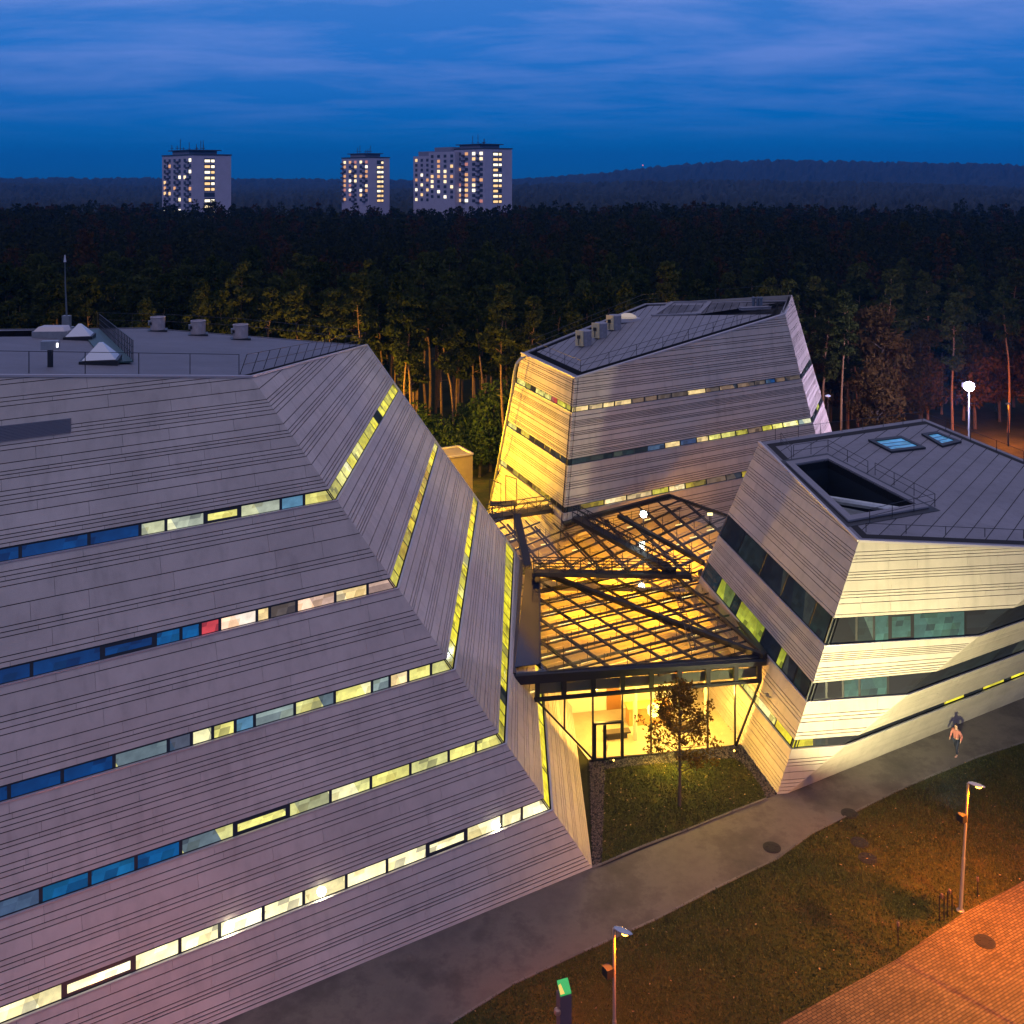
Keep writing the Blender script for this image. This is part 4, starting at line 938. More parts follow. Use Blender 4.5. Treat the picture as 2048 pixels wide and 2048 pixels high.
for c_, tgt, lb_ in ((gnd(c3(374, 953)), Vector((14.2, 57.2, 2.2)), 'small glowing ground lamp on the gravel by the glass door'), (gnd(c3(846, 914)), Vector((3.2, 53.5, 2.2)), 'small glowing ground lamp at the right end of the gravel')):
    e = empty('ground_lamp', c_, lb_, 'ground lamp'); mb = MB(); mb.bar(c_, c_ + Vector((0, 0, .16)), .05); mb.box(c_ + Vector((0, 0, .14)), .22, .16, .12, .4); mb.build('housing', DARK, e)
    dv = (tgt - c_).normalized(); mb = MB(); mb.lathe(c_ + Vector((0, 0, .21)) + dv * .14, [(.02, -.05), (.06, 0), (.02, .05)], 10); mb.build('lens', pbr('ground_lens', (1, .7, .2), .5, emis=(1, .62, .12), es=5), e)
    light('ground_beam', 'SPOT', c_ + Vector((0, 0, .55)) + dv * .2, (1, .50, .03), 4200 if tgt.x > 10 else 2800, e, spot_size=R(58), spot_blend=1.0, shadow_soft_size=.1, target=tgt - Vector((0, 0, .7)))
light('ground_beam', 'POINT', gnd(c3(600, 960)) + Vector((0, -.2, 1.7)), (.95, .78, .12), 420, AT, shadow_soft_size=.4)  # added point light without a fixture, brightens the courtyard lawn
# maintenance gantries over the glass
def gantry(a, b, w, h, label):
    e = empty('roof_gantry', (a + b) / 2, label, 'gantry'); d = (b - a).normalized(); s_ = d.cross(Vector((0, 0, 1))).normalized(); Lh = (b - a).length; n_ = max(3, round(Lh / 1.1))
    dkk = MB(); dkk.prism([a - s_ * w / 2, a + s_ * w / 2, b + s_ * w / 2, b - s_ * w / 2], Vector((0, 0, -.06)))
    for q in (-1, 1): dkk.bar(a + s_ * q * w / 2 - Vector((0, 0, .14)), b + s_ * q * w / 2 - Vector((0, 0, .14)), .10, .30)
    dkk.build('deck', BEAM, e)
    rl = MB()
    for q in (-1, 1):
        o_ = s_ * q * w / 2
        for hh in (.5, 1.0): rl.bar(a + o_ + Vector((0, 0, h * hh)), b + o_ + Vector((0, 0, h * hh)), .05)
        for i in range(n_ + 1):
            p = a.lerp(b, i / n_) + o_; rl.bar(p, p + Vector((0, 0, h)), .045)
            if i < n_:
                p2 = a.lerp(b, (i + 1) / n_) + o_
                rl.bar(p + Vector((0, 0, h if i % 2 else 0)), p2 + Vector((0, 0, 0 if i % 2 else h)), .035)
    rl.build('truss_rail', BEAM, e)
    wh = MB()
    for p in (a, b):
        for q in (-1, 1): wh.lathe(p + s_ * q * w / 2 - Vector((0, 0, .42)), [(.10, 0), (.12, .06), (.12, .14), (.1, .2)], 10)
    wh.build('roller', BEAM, e)
gantry(gnd(ca(345, 585), 5.75), gnd(ca(1355, 600), 5.6), .55, .85, 'long dark lattice gantry running straight across the glass roof')
gantry(gnd(ca(612, 235), 7.2), gnd(ca(1245, 578), 5.8), .55, .80, 'dark lattice gantry running diagonally down the rear glass roof')
gantry(gnd(ca(50, 235), 6.6), gnd(ca(455, 175), 6.8), .9, .8, 'short dark gantry beside the yellow lit wall of the rear volume')
# steel landing with hoops beside it
lp = gnd(ca(150, 150), 6.2); e = empty('steel_landing', lp, 'small steel landing with two tall hoops left of the rear volume', 'landing')
mb = MB(); mb.prism([lp + Vector(q) for q in ((-1.1, -.5, 0), (1.1, -.5, 0), (1.1, .6, 0), (-1.1, .6, 0))], Vector((0, 0, -.08)))
for x in (-.9, .9):
    mb.bar(lp + Vector((x, 0, 0)), lp + Vector((x, 0, -6.2)), .10)
mb.build('platform', BEAM, e); mb = MB()
for x0, x1 in ((-1.1, -.2), (.2, 1.1)):
    P = [lp + Vector(q) for q in ((x0, 0, 0), (x0, 0, 2.3 if x0 > 0 else 2.0), (x1, 0, 2.0 if x0 > 0 else 1.6), (x1, 0, 0))]
    for a, b in zip(P, P[1:]): mb.bar(a, b, .06)
mb.build('hoop', BEAM, e)
# slanting ladder pole lying on the roof
a, b = gnd(ca(1235, 605), 5.3), gnd(ca(1380, 1100), 5.2); e = empty('roof_ladder', (a + b) / 2, 'thin dark ladder lying down the front slope of glass', 'ladder')
mb = MB(); sd = Vector((.17, .02, 0)); mb.bar(a - sd + up, b - sd + up, .05); mb.bar(a + sd + up, b + sd + up, .05); mb.build('rail', BEAM, e); mb = MB()
for i in range(20): p = a.lerp(b, i / 19) + up; mb.bar(p - sd, p + sd, .04)
mb.build('rungs', BEAM, e)
# floodlight on the glass roof
sp_ = gnd(ca(1052, 262), 6.9); e = empty('roof_floodlight', sp_, 'dazzling white floodlight standing on the rear of the glass roof', 'floodlight')
mb = MB(); mb.bar(sp_ - Vector((0, 0, .5)), sp_ + Vector((0, 0, .35)), .08); mb.box(sp_ + Vector((0, .12, .3)), .5, .2, .45); mb.build('housing', DARK, e)
mb = MB(); mb.lathe(sp_ + Vector((0, -.12, .52)), [(.03, -.24), (.2, -.15), (.25, 0), (.2, .15), (.03, .24)], 16); mb.build('lamp', pbr('flood_white', (1, 1, 1), .5, emis=(.85, 1, .95), es=30), e)
light('floodlight_beam', 'POINT', sp_ + Vector((0, -.6, .6)), (.85, 1, .9), 60, e, shadow_soft_size=.2)
s2 = gnd(ca(1480, 245), 6.7); e = empty('roof_floodlight', s2, 'small dim floodlight at the right edge of the rear glass roof', 'floodlight')
mb = MB(); mb.bar(s2 - Vector((0, 0, .3)), s2 + Vector((0, 0, .2)), .06); mb.box(s2 + Vector((0, .1, .2)), .45, .2, .25); mb.build('housing', DARK, e)
mb = MB(); mb.box(s2 + Vector((0, -.05, .22)), .4, .06, .2); mb.build('lamp', pbr('flood_dim', (1, 1, .7), .5, emis=(1, .85, .3), es=2), e)

# ------------------------------------------------------------------ roof equipment
def fan_unit(zf, px, pl, label, s=1.0, lit=False):
    c = hit(px, pl); e = empty('roof_fan', c, label, 'roof fan', 'round fan units on the roofs')
    mb = MB(); mb.lathe(c + Vector((0, 0, .12)), [(.8 * s, 0), (.8 * s, 1.35 * s), (.84 * s, 1.38 * s), (.84 * s, 1.48 * s), (.70 * s, 1.50 * s), (.66 * s, 1.2 * s)], 20); mb.build('drum', pbr('drum_metal', (.42, .36, .36), .45, .4, var=.2, vscale=3), e, smooth=False)
    mb = MB(); mb.box(c, 2.1 * s, 1.9 * s, .14, .3); mb.build('base', DARK, e)
    mb = MB(); mb.box(c + Vector((-.75 * s, -.35 * s, .75 * s)), .42 * s, .42 * s, .5 * s, .3); mb.build('motor_box', MET, e)
    mb = MB(); mb.lathe(c + Vector((-.6 * s, -.62 * s, .8 * s)), [(.14 * s, 0), (.14 * s, .3 * s)], 10); mb.build('switch', DARK, e)
for px, lb in (((762, 392), 'drum shaped roof fan, first from the mast on the large left roof'), ((957, 412), 'drum shaped roof fan, middle one of the three on the left roof'), ((1162, 432), 'drum shaped roof fan, nearest the corner of the left roof')):
    fan_unit(zA, croof(*px), (TA, nA), lb, .66)
def box_unit(px, label):
    c = hit(cb(*px), plB); e = empty('roof_unit', c, label, 'air handler', 'boxes on the rear roof')
    mb = MB(); mb.lathe(c, [(.62, 0), (.62, 1.35), (.57, 1.40)], 14); mb.build('drum', pbr('drum_dark', (.25, .24, .27), .5, .4, var=.2, vscale=3), e)
    mb = MB(); mb.box(c + Vector((-.52, -.52, .05)), .78, .12, 1.38, -.6); mb.build('front_panel', pbr('panel_pale', (.62, .52, .30), .5, .2), e)
    mb = MB(); mb.box(c + Vector((-.60, -.62, .72)), .26, .12, .30, -.6); mb.bar(c + Vector((-.62, -.66, .15)), c + Vector((-.62, -.66, .7)), .06); mb.build('motor', DARK, e)
box_unit((468, 362), 'roof unit with pale front panel, nearest the front corner of the rear roof'); box_unit((556, 318), 'roof unit with pale front panel, middle of three on the rear roof'); box_unit((634, 273), 'roof unit with pale front panel, nearest the roof well')
def pyr(px, pl, label, s=1.0):
    c = hit(px, pl); e = empty('pyramid_rooflight', c, label, 'rooflight', 'pyramid rooflights')
    mb = MB(); mb.box(c, 2.3 * s, 2.3 * s, .28, .25); mb.build('kerb', DARK, e)
    mb = MB(); M = Matrix.Rotation(.25, 3, 'Z'); q = [c + M @ Vector((x * s, y * s, .3)) for x, y in ((-1, -1), (1, -1), (1, 1), (-1, 1))]; t_ = [c + M @ Vector((x * s * .12, y * s * .12, 1.35 * s)) for x, y in ((-1, -1), (1, -1), (1, 1), (-1, 1))]
    for i in range(4): mb.quad(q[i], q[(i + 1) % 4], t_[(i + 1) % 4], t_[i])
    mb.poly(t_); mb.build('dome', pbr('dome_white', (.62, .64, .68), .25), e)
pyr(croof(487, 548), (TA, nA), 'pale pyramid rooflight near the front parapet of the left roof', .8); pyr(croof(385, 432), (TA, nA), 'pale pyramid rooflight beside the mast on the left roof', .75)
# steel walkway with railing
a, b = hit(croof(435, 392), (TA, nA)), hit(croof(580, 552), (TA, nA)); e = empty('roof_walkway', a, 'green grated walkway with a handrail crossing the left roof', 'walkway')
d = (b - a).normalized(); s_ = d.cross(Vector((0, 0, 1))).normalized(); zz = Vector((0, 0, .14))
mb = MB(); mb.prism([a - s_ * .65 + zz, a + s_ * .65 + zz, b + s_ * .65 + zz, b - s_ * .65 + zz], Vector((0, 0, -.08)))
for t_ in (0.05, .35, .65, .95):
    for q in (-.6, .6): p = a.lerp(b, t_) + s_ * q; mb.bar(p, p + zz, .08)
mb.build('deck', pbr('grate_green', (.04, .09, .09), .5, .3), e)
o_ = -s_ * .62 if s_.x < 0 else s_ * .62
railing(e, [a + zz + o_, b + zz + o_], h=1.05, step=.9, r=.02, rails=(1.0, .66, .33), name='handrail')
# mast
c = hit(croof(322, 400), (TA, nA)); e = empty('lightning_mast', c, 'thin tall mast on a small cabinet at the left roof', 'mast')
mb = MB(); mb.box(c, .8, .8, .4); mb.box(c + Vector((0, 0, .4)), .5, .4, .8); mb.build('cabinet', MET, e)
mb = MB(); mb.tube([c + Vector((0, 0, 1.2)), c + Vector((-.1, 0, 3.5)), c + Vector((-.12, 0, 5.0))], [.07, .05, .02], 8); mb.build('pole', pbr('mast_metal', (.12, .14, .16), .5, .5), e)
mb = MB(); mb.lathe(c + Vector((-.12, 0, 4.9)), [(.10, 0), (.03, .5)], 8); mb.build('tip', TRIM, e)
c = hit(croof(243, 565), (TA, nA)); e = empty('roof_vent', c, 'small grey T shaped vent pipe on the left roof', 'vent pipe')
mb = MB(); mb.tube([c, c + Vector((0, 0, .9))], .14); mb.build('pipe', DARK, e); mb = MB(); mb.box(c + Vector((0, 0, .85)), .8, .4, .42, .2); mb.build('hood', MET, e)
mb = MB(); c2 = c + Vector((.42, -.18, .98)); mb.lathe(c2, [(.05, 0), (.05, .2)], 8); mb.build('lamp', pbr('tiny_lamp', (1, 1, 1), .5, emis=(.9, .9, 1), es=2.5), e)
c = hit(croof(255, 425), (TA, nA)); e = empty('roof_hatch', c, 'low grey box with rounded lid behind the left roof well', 'hatch')
mb = MB(); mb.box(c, 2.2, 1.2, .5, .1); mb.build('kerb', MET, e); mb = MB(); mb.prism([c + Vector(q) for q in ((-1.0, -.55, .5), (1.0, -.55, .5), (.8, -.3, .75), (-.8, -.3, .75))], Vector((0, .9, 0))); mb.build('lid', TRIM, e)
# B roof small things
c = hit(cb(704, 228), plB); e = empty('roof_lantern', c, 'low lit hatch beside the roof units on the rear roof', 'hatch')
mb = MB(); mb.box(c, 2.2, 1.5, .35, .3); mb.build('kerb', TRIM, e); mb = MB(); mb.lathe(c + Vector((0, 0, .35)), [(.9, 0), (.85, .2), (.4, .42), (.1, .45)], 14); mb.build('dome', pbr('dome_warm', (.6, .55, .45), .4, emis=(.9, .65, .3), es=.25), e)
for i, x in enumerate((1400, 1423, 1441)):
    c = hit(cb(x, 150), plB); e = empty('vent_pipe', c, ('dark capped pipe on the rear roof, left one of the row of three', 'dark capped pipe on the rear roof, middle one of the row', 'dark capped pipe on the rear roof, nearest the right edge')[i], 'vent pipe', 'vent pipes on the rear roof')
    mb = MB(); mb.tube([c, c + Vector((0, 0, .8))], .14); mb.build('pipe', pbr('pipe_blue', (.12, .15, .2), .4, .4), e); mb = MB(); mb.lathe(c + Vector((0, 0, .8)), [(.2, 0), (.2, .16), (.06, .22)], 10); mb.build('cap', pbr('pipe_blue', (.1, .1, .1)), e)
c = hit(cb(1408, 163), plB); mb = MB(); mb.box(c, 3.2, .6, .22, .33); mb.box(c + Vector((0, 0, .22)), 3.3, .7, .05, .33)
tag(mb.build('vent_kerb', 'roof_stone', None, origin=c), 'pale low kerb box in front of the three pipes', 'roof kerb')
pts = [hit(p, (PB + b1[1] * .35, b1[1])) for p in ((905 * 1.06, 975 * 1.06), (940 * 1.06, 830 * 1.06), (968 * 1.06, 700 * 1.06))]
pts = [gnd(z_(921, 968), 1.0) * 1.0, at(z_(945, 850), 92.5), at(z_(966, 738), 91.5), at(z_(971, 700), 91.3), at(z_(975, 686), 91.2), at(z_(982, 677), 91.3), at(z_(990, 674), 91.8)]
mb = MB(); mb.tube(pts, .13, 8); tag(mb.build('rain_pipe', pbr('zinc', (.36, .37, .35), .45, .5), None, origin=pts[0]), 'long slanting pipe with hooked top beside the rear volume', 'pipe')
# small hut between the buildings
hp = gnd(z_(878, 905)); hp = Vector((hp.x * .9, 98, 0)); hx = (876 * 1.06 - 1024) / FPX * 98
h0 = Vector((hx - .2, 98, 0)); e = empty('service_hut', h0, 'small yellow lit plaster hut between the two volumes', 'hut')
mb = MB(); zt = CH - (862 * 1.06 - HY) / FPX * 98
mb.box(h0 + Vector((-1.2, 1.5, 0)), 3.2, 3.2, zt, .5); mb.build('wall', pbr('plaster', (.26, .22, .16), .8, var=.1), e)
mb = MB()
for k in range(4):
    M = Matrix.Rotation(.5, 3, 'Z'); q = [M @ Vector((x, y, 0)) for x, y in ((-1.6, -1.6), (1.6, -1.6), (1.6, 1.6), (-1.6, 1.6))]; mb.bar(h0 + Vector((-1.2, 1.5, zt + .06)) + q[k], h0 + Vector((-1.2, 1.5, zt + .06)) + q[(k + 1) % 4], .22, .14)
mb.build('parapet', TRIM, e)

# ------------------------------------------------------------------ street lamps, totem, bollards
def street_lamp(base, H_, lean, label, side=1):
    e = empty('street_lamp', base, label, 'street lamp', 'street lamps on the lawn'); top = base + Vector((lean, 0, H_))
    mb = MB(); mb.tube([base, base.lerp(top, .42)], [.085, .075], 12); mb.tube([base.lerp(top, .42), base.lerp(top, .44), top], [.06, .06, .055], 12); mb.lathe(base, [(.17, 0), (.17, .05), (.10, .08)], 12)
    mb.build('pole', pbr('lamp_pole', (.34, .30, .28), .4, .3), e, smooth=False)
    mb = MB(); d = Vector((.75, -.35, -.06)).normalized(); s_ = Vector((-d.y, d.x, 0)).normalized(); prof = [(0, .05, .02), (.12, .14, .06), (.35, .19, .08), (.6, .17, .07), (.78, .11, .05), (.88, .03, .02)]; rings = []
    for t_, w, h in prof:
        c = top + d * t_ * .8 + Vector((0, 0, .05)); w *= .8; h *= .8; i = len(mb.v); rings.append(i)
        for q in range(12): a = q * math.pi / 6; mb.v.append(tuple(c + s_ * math.cos(a) * w + Vector((0, 0, 1)) * math.sin(a) * h))
    for k in range(5):
        for q in range(12): mb.f.append((rings[k] + q, rings[k] + (q + 1) % 12, rings[k + 1] + (q + 1) % 12, rings[k + 1] + q)); mb.m.append(0)
    mb.f.append(tuple(rings[0] + q for q in range(12))); mb.m.append(0)
    mb.build('lamp_head', pbr('lamp_head_metal', (.45, .48, .55), .2, .6), e, smooth=True)
    mb = MB(); c = top + d * .42 - Vector((0, 0, .035)); mb.lathe(c, [(.13, 0), (.13, .02)], 12); mb.build('lamp_lens', pbr('sodium_lens', (1, .6, .2), .5, emis=(1, .42, .05), es=14), e)
    light('sodium_lamp', 'SPOT', c - Vector((0, 0, .05)), (1, .19, .0), 5600 if lean > .1 else 2600, e, spot_size=R(172), spot_blend=.5, shadow_soft_size=.1, target=c + Vector((.6, -1.6, -5)))
    f_ = base.lerp(top, .74) + Vector((-.24, -.1, 0)); mb = MB(); mb.box(f_ - Vector((0, 0, .15)), .28, .34, .32, .5); mb.bar(f_ + Vector((.1, .05, -.12)), f_ + Vector((.26, .1, -.28)), .05); fo = mb.build('floodlight', DARK, e)
    return e, f_
lb = gnd(c3(1692, 1506)); lamp_r, fl_ = street_lamp(lb, 5.75, .35, 'street lamp at right, its lower pole standing by the paver edge')
light('floodlight_beam', 'SPOT', fl_ + Vector((-.05, .35, .1)), (1, .88, .42), 14000, lamp_r, spot_size=R(112), spot_blend=.3, shadow_soft_size=.12, target=(20.5, 56.5, 10))
lb2 = at((1226.5, 2235), 37.7); lb2.z = 0; street_lamp(Vector((lb2.x, 37.2, 0)), 5.75, -.02, 'street lamp at the bottom of the photo next to the green lit pillar')
# green lit pillar
c = Vector(((1128 - 1024) / FPX * 33.5, 33.5, 0)); c.x = (1128 - 1024) / FPX * 33.5; zt = CH - (1980 - HY) / FPX * 33.5
e = empty('info_pillar', c, 'tall dark pillar with a green lit top panel at bottom edge', 'pillar')
mb = MB(); mb.box(c, .40, .34, zt - .08, .35); mb.box(c + Vector((0, 0, zt - .08)), .30, .24, .05, .35); mb.build('body', pbr('pillar_red', (.15, .085, .095), .5, var=.1), e)
M = Matrix.Rotation(.35, 3, 'Z'); q = [c + M @ Vector((x, y, zt + z)) for x, y, z in ((-.19, -.16, .0), (.19, -.16, .0), (.19, .14, .26), (-.19, .14, .26))]
mb = MB(); mb.prism(q, Vector((0, 0, -.05))); mb.build('lit_panel', pbr('green_panel', (.1, .5, .1), .4, emis=(.06, .62, .15), es=.5), e)
mb = MB(); mb.prism([q[0].lerp(q[1], t_).lerp(q[3].lerp(q[2], t_), v_) + Vector((0, 0, .012)) for t_, v_ in ((0, 0), (.38, 0), (.22, .7), (0, .6))], Vector((0, 0, .008))); mb.build('lit_corner', pbr('amber_panel', (.8, .5, .1), .4, emis=(1, .62, .12), es=.8), e)
for dz, s_ in ((.55, .11), (1.25, .09)):
    mb = MB(); p = c + M @ Vector((-.27, -.1, zt - dz)); mb.lathe(p, [(.03, -s_), (s_, -s_ * .6), (s_ * 1.1, 0), (s_, s_ * .6), (.03, s_)], 12); mb.build('side_knob', pbr('knob', (.5, .28, .2), .3, .5), e)
def bollard(px, label, h=1.0, two=False):
    b_ = gnd(px); e = empty('bollard', b_, label, 'bollard', 'thin posts along the plaza edge')
    mb = MB()
    for dx in ((-.1, .1) if two else (0,)): mb.tube([b_ + Vector((dx, 0, 0)), b_ + Vector((dx, 0, h))], .028, 8)
    mb.build('post', DARK, e); mb = MB(); mb.lathe(b_ + Vector((0, 0, h - (.25 if not two else .12))), [(.05, 0), (.07, .08), (.06, .18), (.02, .22)], 10); mb.build('head', pbr('bollard_head', (.16, .10, .09), .35, .4), e)
bollard(c3(1622, 1545), 'double legged post left of the right lamp, nearer the pavers', 1.15, True); bollard(c3(1652, 1528), 'double legged post just left of the right street lamp', 1.15, True)
bollard(c3(1457, 1638), 'single thin post alone at the left part of the paver edge', 1.1); bollard(c3(1757, 1455), 'single thin post right of the right street lamp', 1.0)
# star lamp in the back right
sl = at((1938, 772), 108); sb = Vector((sl.x, sl.y, 0)); e = empty('floodlight_mast', sb, 'tall mast with dazzling violet white floodlight behind the right roof', 'light mast')
mb = MB(); mb.tube([sb, sl], [.14, .08], 10); mb.build('pole', pbr('mast_metal', (.2, .2, .2)), e)
mb = MB(); mb.box(sl + Vector((.1, .3, -.2)), 1.3, .35, .5); mb.build('housing', DARK, e)
mb = MB(); mb.lathe(sl + Vector((-.1, -.25, 0)), [(.03, -.50), (.4, -.36), (.55, 0), (.4, .36), (.03, .50)], 18); mb.build('lamp', pbr('star_lamp', (1, 1, 1), .5, emis=(.95, .85, 1), es=40), e)
light('floodlight_beam', 'POINT', sl + Vector((-1.2, -1.2, .2)), (.84, .66, 1), 17000, e, shadow_soft_size=.5)
light('floodlight_beam', 'SPOT', sl + Vector((-.6, -.5, -.1)), (.85, .7, 1), 90000, e, spot_size=R(32), spot_blend=.8, shadow_soft_size=.3, target=sl + Vector((-9, -3, -9)))
# small lamps far right
for px, D, lb_ in (((z_(1562, 748)), 118, 'faint pale lamp on a thin pole right of the rear volume'),):
    p = at(px, D); e = empty('path_lamp', Vector((p.x, p.y, 0)), lb_, 'lamp'); mb = MB(); mb.tube([Vector((p.x, p.y, 0)), p], [.1, .06], 8); mb.build('pole', DARK, e); mb = MB(); mb.lathe(p, [(.3, 0), (.34, .1), (.1, .2)], 10); mb.build('lamp_head', pbr('pale_head', (.6, .7, .9), .4, emis=(.3, .4, .8), es=.3), e)

# lamps outside the frame or hidden behind the volumes, on posts; some added only for light
def lit_post(p, label, col, e_, typ='POINT', **kw):
    e = empty('lamp_post', Vector((p.x, p.y, 0)), label, 'lamp post'); mb = MB(); mb.tube([Vector((p.x, p.y, 0)), p + Vector((0, 0, .1))], [.1, .07], 8); mb.build('pole', DARK, e)
    mb = MB(); mb.lathe(p + Vector((0, 0, .12)), [(.3, 0), (.3, .12), (.1, .2)], 10); mb.build('lamp_head', MET, e)
    light('lamp_light', typ, p - Vector((0, 0, .05)), col, e_, e, shadow_soft_size=.25, **kw)
lit_post(Vector((-13, 92, 8.5)), 'lamp post behind the left volume shining on the yellow wall', (1, .50, .01), 56000, 'SPOT', spot_size=R(112), spot_blend=.35, target=(4, 97, 7))
lit_post(Vector((-19, 106, 7.5)), 'lamp post in the clearing under the pines behind the left volume', (1, .52, .02), 46000)  # added unseen lamp, only there to brighten the grove
lit_post(Vector((28, 31.5, 14)), 'tall floodlight mast beyond the plaza to the right', (1, .42, .03), 42000, 'SPOT', spot_size=R(52), spot_blend=1.0, target=(15, 46, 0))
lit_post(Vector((21.5, 38.0, 7.5)), 'sodium lamp post over the plaza beyond the frame', (1, .22, .0), 1800)  # added unseen lamp, extra orange light for the plaza
lit_post(Vector((-10, 31.5, 3.6)), 'sodium lamp post below the left volume at frame bottom', (1, .25, .10), 1500)
lit_post(Vector((61, 126, 5)), 'sodium lamp post among the trees at far right', (1, .22, .01), 9000)
lit_post(Vector((33, 116, 6)), 'sodium lamp post behind the right volume by the forest', (1, .26, .03), 1200)

# ------------------------------------------------------------------ vegetation
def leafmat(name, a, b_, tr=.3):
    m, t, o = newmat(name); g = N(t, 'ShaderNodeNewGeometry'); oi = N(t, 'ShaderNodeObjectInfo')
    ad_ = N(t, 'ShaderNodeMath', operation='ADD'); t.links.new(g.outputs['Random Per Island'], ad_.inputs[0]); t.links.new(oi.outputs['Random'], ad_.inputs[1])
    hf = N(t, 'ShaderNodeMath', operation='MULTIPLY'); hf.inputs[1].default_value = .5; t.links.new(ad_.outputs[0], hf.inputs[0])
    c = ramp(t, [(.15, a), (.85, b_)]); t.links.new(hf.outputs[0], c.inputs[0])
    df = N(t, 'ShaderNodeBsdfDiffuse'); tl = N(t, 'ShaderNodeBsdfTranslucent'); ms = N(t, 'ShaderNodeMixShader'); ms.inputs[0].default_value = tr
    t.links.new(c.outputs[0], df.inputs[0]); t.links.new(c.outputs[0], tl.inputs[0]); t.links.new(df.outputs[0], ms.inputs[1]); t.links.new(tl.outputs[0], ms.inputs[2]); t.links.new(ms.outputs[0], o.inputs[0]); MATS[name] = m
leafmat('pine_needles', (.020, .030, .008), (.060, .068, .018), .2); leafmat('far_needles', (.010, .015, .007), (.028, .030, .011), .1); leafmat('far_autumn', (.030, .016, .007), (.060, .030, .011), .1)
leafmat('bush_leaves', (.03, .06, .012), (.09, .12, .03), .3)
leafmat('autumn_leaves', (.035, .022, .009), (.085, .052, .018), .3)
leafmat('maple_leaves', (.06, .045, .010), (.15, .10, .025), .4)
pbr('pine_bark', (.20, .115, .06), .9, var=.35, vscale=2.5, bump=.5, bscale=8); pbr('dark_bark', (.07, .055, .045), .9, var=.3, vscale=3)
def np_leaves(centres, radii, n_each, size, seed, flat=1.0, quad=True):
    """leaf faces spread through ellipsoid clumps"""
    r = np.random.default_rng(seed); V = []
    for (c, rd, n) in zip(centres, radii, n_each):
        d = r.normal(size=(n, 3)); d /= np.linalg.norm(d, axis=1)[:, None]; rad = rd * r.uniform(.35, 1, n) ** .6
        p = np.array(c) + d * rad[:, None] * np.array([1, 1, flat])
        a = r.normal(size=(n, 3)); a /= np.linalg.norm(a, axis=1)[:, None]; b = np.cross(a, r.normal(size=(n, 3))); b /= np.linalg.norm(b, axis=1)[:, None]
        s_ = size * r.uniform(.6, 1.4, n)[:, None]
        V.append(np.stack([p - a * s_, p - b * s_ * .45, p + a * s_, p + b * s_ * .45], 1).reshape(-1, 3))
    return np.concatenate(V)
def quads_mesh(name, V, mat):
    me = bpy.data.meshes.new(name); n = len(V) // 4
    me.vertices.add(len(V)); me.vertices.foreach_set('co', V.astype(np.float32).ravel())
    me.loops.add(n * 4); me.loops.foreach_set('vertex_index', np.arange(n * 4, dtype=np.int32))
    me.polygons.add(n); me.polygons.foreach_set('loop_start', np.arange(0, n * 4, 4, dtype=np.int32)); me.polygons.foreach_set('loop_total', np.full(n, 4, dtype=np.int32))
    me.materials.append(MATS[mat]); me.update(calc_edges=True); me.validate(); return me
def pine(seed, H_=21, crown0=.52, spread=2.6, bend=.35, name='pine_tree', mat='pine_needles', bark='pine_bark', leaves=2600, lsize=.30):
    r = random.Random(seed); e = bpy.data.objects.new(name, None); COL.objects.link(e)
    pts = []; x = y = 0; ph = r.uniform(0, 6)
    for k in range(9):
        t_ = k / 8; pts.append(Vector((math.sin(t_ * 5 + ph) * bend * (t_ + .1) * 1.4 + t_ * r.uniform(-.2, .2), math.cos(t_ * 4 + ph) * bend * t_, t_ * H_ * .97)))
    pts[0] = Vector((0, 0, 0)); m = MB(); m.tube(pts, [.20 - .17 * k / 8 for k in range(9)], 7)
    def tp(t_): k = min(int(t_ * 8), 7); return pts[k].lerp(pts[k + 1], t_ * 8 - k)
    cs, rs = [], []; nb = 26
    for k in range(nb):
        t_ = crown0 + (1 - crown0) * (k + r.random()) / nb * .97; w = spread * (math.sin(min(1, (t_ - crown0) / (1 - crown0) * 1.25 + .18) * math.pi * .62) ** .8) * (1.08 - (t_ - crown0) / (1 - crown0) * .85)
        a = r.uniform(0, 6.28); ln = w * r.uniform(.45, 1.1); b0 = tp(t_); tip = b0 + Vector((math.cos(a) * ln, math.sin(a) * ln, r.uniform(.1, .8)))
        m.tube([b0, b0.lerp(tip, .6) + Vector((0, 0, .12)), tip], [.055, .035, .015], 4)
        cs.append(tuple(tip)); rs.append(r.uniform(.55, 1.05)); mid = b0.lerp(tip, .55); cs.append((mid.x, mid.y, mid.z + .25)); rs.append(r.uniform(.4, .8))
    cs.append(tuple(tp(1))); rs.append(.7)
    for k in range(5):                                             # dead twigs on the bare stem
        t_ = r.uniform(.25, crown0); a = r.uniform(0, 6.28); b0 = tp(t_); m.tube([b0, b0 + Vector((math.cos(a), math.sin(a), .1)) * r.uniform(.4, .9)], [.03, .01], 4)
    tr_ = m.build('trunk', bark, e, world=False); n = [int(leaves / len(cs) * (q / .75) ** 2) + 8 for q in rs]
    cr_ = bpy.data.objects.new('crown', quads_mesh('crown', np_leaves(cs, rs, n, lsize, seed, .62), mat)); COL.objects.link(cr_); cr_.parent = e
    return e
